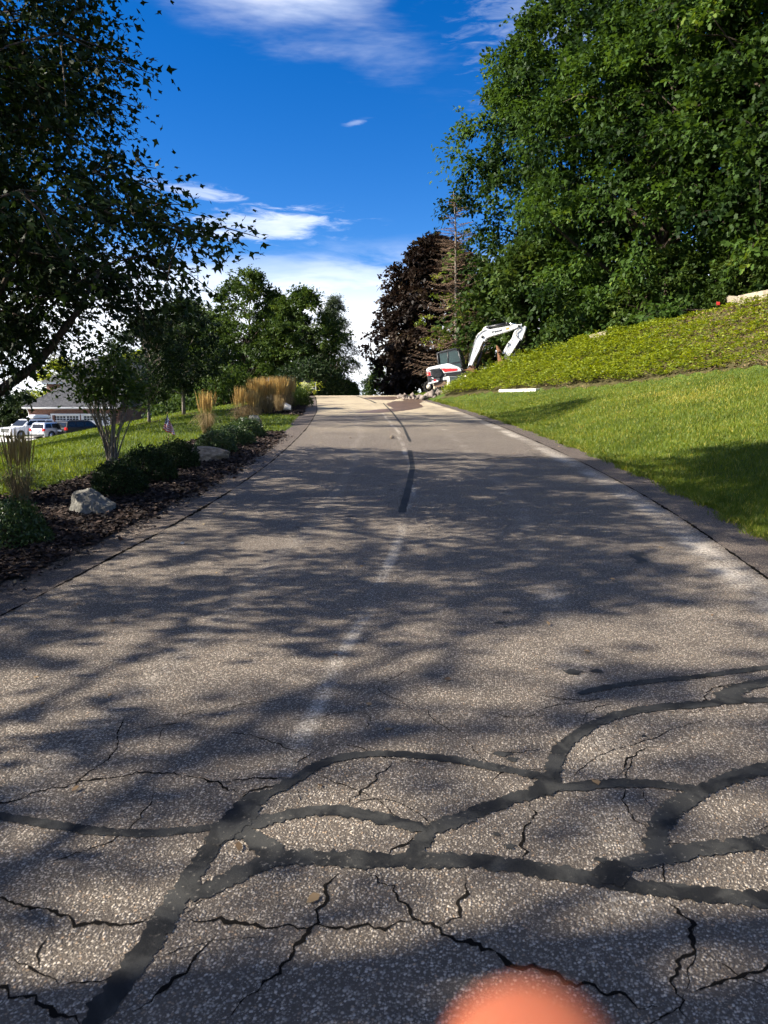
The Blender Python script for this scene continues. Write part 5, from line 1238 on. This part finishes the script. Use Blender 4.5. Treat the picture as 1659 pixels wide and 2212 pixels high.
def house():
    gz = -1.42; Yf = 79.0
    x0 = ray(60, 880)[0]*Yf; x1 = ray(258, 880)[0]*Yf; w = x1 - x0
    o = empty('brick_garage', (x0, Yf, gz)); tag(o, 'low brick garage wing with grey hipped roof and two white doors', 'garage')
    hw = 3.0; D = 9.5
    doors = [(w*.405, 2.9), (w*.735, 2.9)]; wx = (w*.235, .95)
    # front wall pieces around the openings
    mb = MB(); zt = 2.32; cuts = [0, wx[0] - .5, wx[0] + .5, doors[0][0] - 1.42, doors[0][0] + 1.42, doors[1][0] - 1.42, doors[1][0] + 1.42, w]
    for a, b in ((cuts[0], cuts[1]), (cuts[2], cuts[3]), (cuts[4], cuts[5]), (cuts[6], cuts[7])): mb.box(a, b, 0, .3, 0, zt)
    mb.box(0, w, 0, .3, zt + .001, hw); mb.box(cuts[1], cuts[2], 0, .3, 0, 1.2)
    mb.box(0, .3, .301, D, 0, hw); mb.box(w - .3, w, .301, D, 0, hw); mb.box(.301, w - .301, D - .3, D, 0, hw)
    mb.build('wall', MATS['brick'], o)
    for cx, dw in doors:
        mb = MB(); mb.box(cx - 1.40, cx + 1.40, .16, .20, 0, 2.30); d = mb.build('garage_door', MATS['trim_white'], o)
        for z in (.02, .58, 1.14):
            for k in range(4):
                m2 = MB(); m2.box(cx - 1.34 + k*.68, cx - 1.34 + k*.68 + .62, .145, .165, z + .05, z + .50); m2.build('panel', MATS['trim_white'], d, bevel=.01)
        for k in range(8):
            xx = cx - 1.30 + k*.325 + (.0 if k < 4 else .06)
            for j in range(2):
                m2 = MB(); m2.box(xx, xx + .27, .150, .165, 1.76 + j*.24, 1.96 + j*.24); m2.build('pane', MATS['pane'], d)
        mb = MB(); mb.box(cx - 1.52, cx - 1.40, -.03, .16, 0, 2.30); mb.box(cx + 1.40, cx + 1.52, -.03, .16, 0, 2.30); mb.box(cx - 1.56, cx + 1.56, -.05, .16, 2.301, 2.45); mb.build('door_casing', MATS['trim_white'], o)
    def window(par, cx, z0, ww, hh, yy=0., arch=False, shut=True, M=None):
        mb = MB(); mb.box(cx - ww/2, cx + ww/2, yy - .03, yy + .06, z0, z0 + hh, M); 
        f = mb.build('window', MATS['trim_white'], par)
        nx, nz = 2, 3
        for i in range(nx):
            for j in range(nz):
                a = cx - ww/2 + .06 + i*(ww - .12)/nx; c = z0 + .07 + j*(hh - .14)/nz
                m2 = MB(); m2.box(a + .02, a + (ww - .12)/nx - .02, yy - .045, yy - .031, c + .02, c + (hh - .14)/nz - .02, M); m2.build('pane', MATS['pane'], f)
        m2 = MB(); m2.box(cx - ww/2 - .06, cx + ww/2 + .06, yy - .09, yy + .04, z0 - .09, z0 - .001, M); m2.build('sill', MATS['trim_white'], f)
        if arch:
            m2 = MB(); pts = [(cx + ww/2*math.cos(a), z0 + hh + ww/2*math.sin(a)*.9) for a in np.linspace(0, math.pi, 10)]
            m2.prism(pts, yy - .03, yy + .05)
            if M is not None: m2.v = [tuple(M @ Vector(v)) for v in m2.v]
            m2.build('arch', MATS['trim_white'], f)
        if shut:
            for s_ in (-1, 1):
                m2 = MB(); c = cx + s_*(ww/2 + .24); m2.box(c - .19, c + .19, yy - .05, yy + .01, z0, z0 + hh, M); m2.build('shutter', MATS['shutter'], f)
    window(o, wx[0], 1.25, .95, 1.0, .12, shut=False)
    mb = MB(); mb.box(-.35, w + .1, -.42, -.30, hw - .05, hw + .16); mb.box(-.35, w + .1, -.299, .0, hw - .02, hw + .03); mb.build('fascia', MATS['trim_white'], o)
    mb = MB(); mb.box(-.42, w + .12, -.55, -.425, hw + .02, hw + .14); g = mb.build('gutter', MATS['trim_white'], o, bevel=.03)
    mb = MB(); mb.tube([(.05, -.45, hw), (.12, -.12, hw - .5), (.12, -.08, .1)], .05, 6); mb.build('downspout', MATS['trim_white'], o)
    # hip roof
    rh = 4.6; a = 6.2; ez = hw + .162
    V = [(-.45, -.55, ez), (w + .2, -.55, ez), (w + .2, D + .5, ez), (-.45, D + .5, ez), (a, D/2, ez + rh), (w + .2, D/2, ez + rh)]
    mb = MB(); mb.add(V, [(0, 1, 5, 4), (2, 3, 4, 5), (3, 0, 4), (1, 2, 5), (0, 3, 2, 1)]); mb.build('roof', MATS['shingle'], o)
    # main block, its long shaded wall running away from us
    xa, ya = ray(262, 880)[0]*82.0, 82.0; xb, yb = ray(390, 880)[0]*96, 96.
    L = math.hypot(xb - xa, yb - ya); ang = math.atan2(yb - ya, xb - xa)
    h = empty('brick_house', (xa, ya, gz), (0, 0, ang)); tag(h, 'two-storey brick house with white downspouts and dark shutters behind the young trees', 'house')
    H2 = 5.7; mb = MB(); mb.box(0, L, 0, 9.0, 0, H2); mb.build('wall', MATS['brick'], h)
    for f, z0, hh, ar in ((.14, .9, 1.5, False), (.34, .9, 1.5, False), (.57, .8, 1.5, False), (.78, .9, 1.5, False), (.34, 3.55, 1.2, False), (.57, 3.55, 1.2, False), (.78, 3.35, 1.5, True), (.92, 3.6, 1.2, False)):
        window(h, L*f, z0, .85 if not ar else .95, hh, -.035, ar)
    for f in (.25, .45, .68):
        mb = MB(); mb.box(L*f - .06, L*f + .06, -.14, -.01, .1, H2 - .2); mb.build('downspout', MATS['trim_white'], h)
    mb = MB(); mb.box(-.4, L + .4, -.40, -.28, H2, H2 + .2); mb.box(-.4, -.28, -.28, 9.3, H2, H2 + .2); mb.build('fascia', MATS['trim_white'], h)
    V = [(-.5, -.5, H2 + .2), (L + .5, -.5, H2 + .2), (L + .5, 9.5, H2 + .2), (-.5, 9.5, H2 + .2), (3.2, 4.5, H2 + 3.3), (L - 3.2, 4.5, H2 + 3.3)]
    mb = MB(); mb.add(V, [(0, 1, 5, 4), (2, 3, 4, 5), (3, 0, 4), (1, 2, 5), (0, 3, 2, 1)]); mb.build('roof', MATS['shingle'], h)
house()

# ------------------------------------------------------------------ parked cars
simple('car_white', (.80, .80, .80), .25, coat=.6); simple('car_silver', (.50, .52, .55), .28, metal=.6, coat=.6); simple('car_black', (.006, .006, .007), .45, coat=.15, spec=.25)
simple('car_glass', (.010, .012, .014), .12, spec=.4); simple('tyre', (.015, .015, .015), .85); simple('rim', (.45, .46, .48), .3, metal=.9)
simple('lamp_red', (.45, .02, .02), .2); simple('lamp_clear', (.65, .67, .70), .1); simple('plate', (.75, .76, .78), .5); simple('car_trim', (.02, .02, .022), .5); simple('chrome', (.7, .7, .72), .12, metal=1.0)
def suv(name, label, loc, yaw, paint, L, Wd, Hc, carrier=False, group='cars parked by the garage'):
    """X forward"""
    o = empty(name, loc, (0, 0, yaw)); tag(o, label, 'car', group); hwd = Wd/2; s = L/5.3; k = Hc/1.9
    def side(pts): return [(x*s, z*k) for x, z in pts]
    body = side([(-2.62, .45), (-2.65, .75), (-2.62, 1.12), (-2.5, 1.18), (1.15, 1.18), (1.5, 1.16), (2.3, 1.08), (2.58, 1.0), (2.65, .75), (2.62, .42), (2.3, .32), (-2.3, .34)])
    def loft(poly, ins):
        mb = MB(); n = len(poly); ys = [-hwd + ins, -hwd, hwd, hwd - ins]; V = []
        zc = [.75*k]
        for yi, y in enumerate((-hwd + .03, -hwd + .0, hwd - .0, hwd - .03)): V += [(x, y, z) for x, z in poly]
        return mb
    mb = MB(); mb.prism(body, -hwd, hwd); bd = mb.build('body', paint, o, bevel=.07, seg=3)
    # greenhouse, narrower towards the roof
    gl = side([(-2.55, 1.16), (-2.32, 1.72), (-2.15, 1.86), (.25, 1.88), (.45, 1.84), (1.35, 1.17)])
    rs = .80
    V = [(x, -hwd + .05 + (z/k - 1.16)*.24, z) for x, z in gl] + [(x, hwd - .05 - (z/k - 1.16)*.24, z) for x, z in gl]; n = len(gl)
    mb = MB(); mb.add(V, [list(range(n))[::-1], list(range(n, 2*n))] + [(i, (i+1) % n, (i+1) % n + n, i + n) for i in range(n)]); mb.build('cabin', paint, o, bevel=.04, seg=2)
    def yside(z, sg, off=.012): return sg*(hwd - .05 - (z/k - 1.16)*.24 + off)
    for sg in (-1, 1):
        for pts in (side([(-2.30, 1.26), (-2.15, 1.70), (-1.45, 1.73), (-1.40, 1.26)]), side([(-1.30, 1.26), (-1.33, 1.73), (-.42, 1.74), (-.40, 1.26)]), side([(-.30, 1.26), (-.32, 1.74), (.38, 1.73), (1.02, 1.26)])):
            V = [(x, yside(z, sg), z) for x, z in pts]; mb = MB(); mb.add(V, [(0, 1, 2, 3) if sg < 0 else (3, 2, 1, 0)]); g = mb.build('side_window', MATS['car_glass'], o)
        mb = MB(); mb.box(.92*s, 1.08*s, sg*(hwd + .02) - .10, sg*(hwd + .02) + .10, 1.2*k, 1.38*k); mb.build('mirror', paint, o, bevel=.03)
        mb = MB(); mb.box(-2.0*s, .1*s, sg*(hwd - .30) - .025, sg*(hwd - .30) + .025, 1.90*k, 1.95*k); mb.build('roof_rail', MATS['car_trim'], o, bevel=.01)
        mb = MB(); mb.box(2.40*s, 2.61*s, sg*(hwd - .24) - .22, sg*(hwd - .24) + .22, .86*k, 1.02*k); mb.build('headlight', MATS['lamp_clear'], o, bevel=.02)
        mb = MB(); mb.box(-2.66*s, -2.45*s, sg*(hwd - .12) - .14, sg*(hwd - .12) + .14, .92*k, 1.22*k); mb.build('tail_light', MATS['lamp_red'], o, bevel=.02)
        for x in (-1.55*s, 1.62*s):
            mb = MB(); mb.tube([(x, sg*(hwd - .26), .38), (x, sg*(hwd + .02), .38)], .38, 22); wl = mb.build('wheel', MATS['tyre'], o, True)
            mb = MB(); mb.tube([(x, sg*(hwd - .02), .38), (x, sg*(hwd + .035), .38)], .25, 16); mb.build('rim', MATS['rim'], wl, True)
            mb = MB(); mb.tube([(x, sg*(hwd - .27), .40), (x, sg*(hwd + .006), .40)], .45, 22); mb.build('wheel_arch', MATS['car_trim'], o, True)
    mb = MB(); zz = ((1.22*k, 1.28*s, .12), (1.78*k, .52*s, .22)); mb.add([(zz[0][1] + .03, -hwd + .16, zz[0][0]), (zz[0][1] + .03, hwd - .16, zz[0][0]), (zz[1][1] + .03, hwd - .25, zz[1][0]), (zz[1][1] + .03, -hwd + .25, zz[1][0])], [(0, 1, 2, 3)]); mb.build('windscreen', MATS['car_glass'], o)
    mb = MB(); mb.add([(-2.55*s, -hwd + .18, 1.24*k), (-2.37*s, -hwd + .26, 1.70*k), (-2.37*s, hwd - .26, 1.70*k), (-2.55*s, hwd - .18, 1.24*k)], [(0, 1, 2, 3)]); mb.build('rear_window', MATS['car_glass'], o)
    mb = MB(); mb.box(2.50*s, 2.665*s, -.62, .62, .62*k, 1.0*k); gr = mb.build('grille', MATS['car_trim'], o, bevel=.02)
    for z in (.68, .77, .86, .95): m2 = MB(); m2.box(2.66*s, 2.69*s, -.58, .58, z*k - .02, z*k + .015); m2.build('grille_bar', MATS['chrome'], gr)
    mb = MB(); mb.box(-2.70*s, -2.60*s, -.28, .28, .80*k, .97*k); mb.build('number_plate', MATS['plate'], o)
    mb = MB(); mb.box(-2.72*s, -2.4*s, -hwd + .08, hwd - .08, .40*k, .62*k); mb.build('rear_bumper', MATS['car_trim'] if paint is not MATS['car_white'] else paint, o, bevel=.04)
    mb = MB(); mb.box(2.4*s, 2.70*s, -hwd + .08, hwd - .08, .36*k, .56*k); mb.build('front_bumper', paint, o, bevel=.04)
    if carrier:
        c = empty('roof_box', (0, 0, 0)); 
        mb = MB(); mb.prism([(-2.2, 1.97), (-2.25, 2.1), (-2.0, 2.32), (-.6, 2.33), (-.15, 2.12), (-.2, 1.97)], -.45, .45); b = mb.build('roof_box', paint, None, bevel=.08, seg=3); bpy.data.objects.remove(c)
        b.location = loc; b.rotation_euler = (0, 0, yaw); tag(b, 'white rooftop cargo box on the white car', 'cargo box')
gz = -1.37
suv('parked_car', 'large white sport utility car facing us, leftmost by the garage', (ray(60, 900)[0]*75, 75, gz), R(-118), MATS['car_white'], 5.3, 2.05, 1.92, True)
suv('parked_car', 'silver compact car seen from behind, middle of the three', (ray(117, 900)[0]*73, 73, gz), R(68), MATS['car_silver'], 4.5, 1.85, 1.66)
suv('parked_car', 'black sport utility car seen from behind in front of the garage doors', (ray(176, 900)[0]*74, 74, gz), R(58), MATS['car_black'], 5.0, 1.98, 1.80)

# ------------------------------------------------------------------ fingertip of the person taking the picture
def hand():
    m = simple('skin', (.44, .125, .06), .5, var=.12, scale=60, spec=.4)
    b = m.node_tree.nodes.get('Principled BSDF') or [n for n in m.node_tree.nodes if n.type == 'BSDF_PRINCIPLED'][0]
    b.inputs['Subsurface Weight'].default_value = .35; b.inputs['Subsurface Radius'].default_value = (.012, .005, .003)
    tip = at(1150, 2252, .0520)        # centre of the fingertip
    # chains of joints (offset from the tip, radius); index finger up, other fingers curled round a phone edge below
    J = []; E_ = []; Rr = []
    def add(p, r_, prev=None):
        J.append(tuple(tip + np.array(p)*.78)); Rr.append(r_*.76)
        if prev is not None: E_.append((prev, len(J) - 1))
        return len(J) - 1
    wrist = add((.035, -.055, -.150), .026); palm = add((.030, -.035, -.105), .030, wrist); knk = add((.022, -.020, -.075), .022, palm)
    i1 = add((.014, -.004, -.052), .0115, knk); i2 = add((.004, .002, -.026), .0108, i1); q_ = add((0, 0, -.006), .0105, i2); add((0, 0, .003), .0100, q_)
    for k, (dx, dy) in enumerate(((.026, .012), (.040, .010), (.052, .004))):
        a = add((.022 + dx*.7, -.018 + dy*.3, -.088 - k*.008), .0125, palm); c = add((.014 + dx, .020 - k*.003, -.094 - k*.010), .0098, a); d = add((-.004 + dx, .022 - k*.003, -.112 - k*.010), .0088, c); add((-.010 + dx, .006, -.118 - k*.010), .0078, d)
    t1 = add((.002, -.040, -.110), .0135, palm); t2 = add((-.020, -.030, -.094), .0105, t1); add((-.034, -.016, -.082), .009, t2)
    fa = add((.045, -.13, -.24), .034, wrist)
    me = bpy.data.meshes.new('hand'); me.from_pydata(J, E_, []); me.update()
    o = bpy.data.objects.new('person', me); COL.objects.link(o); me.materials.append(m)
    md = o.modifiers.new('skin', 'SKIN'); md.use_smooth_shade = True
    for i, r_ in enumerate(Rr): me.skin_vertices[0].data[i].radius = (r_, r_)
    me.skin_vertices[0].data[1].use_root = True
    o.modifiers.new('sub', 'SUBSURF').levels = 2; o.modifiers['sub'].render_levels = 3
    tag(o, 'blurred fingertip of the person taking the picture at the bottom edge', 'person')
hand()
print('tris all', sum(len(o.data.loops) - 2*len(o.data.polygons) for o in COL.objects if o.type == 'MESH'))
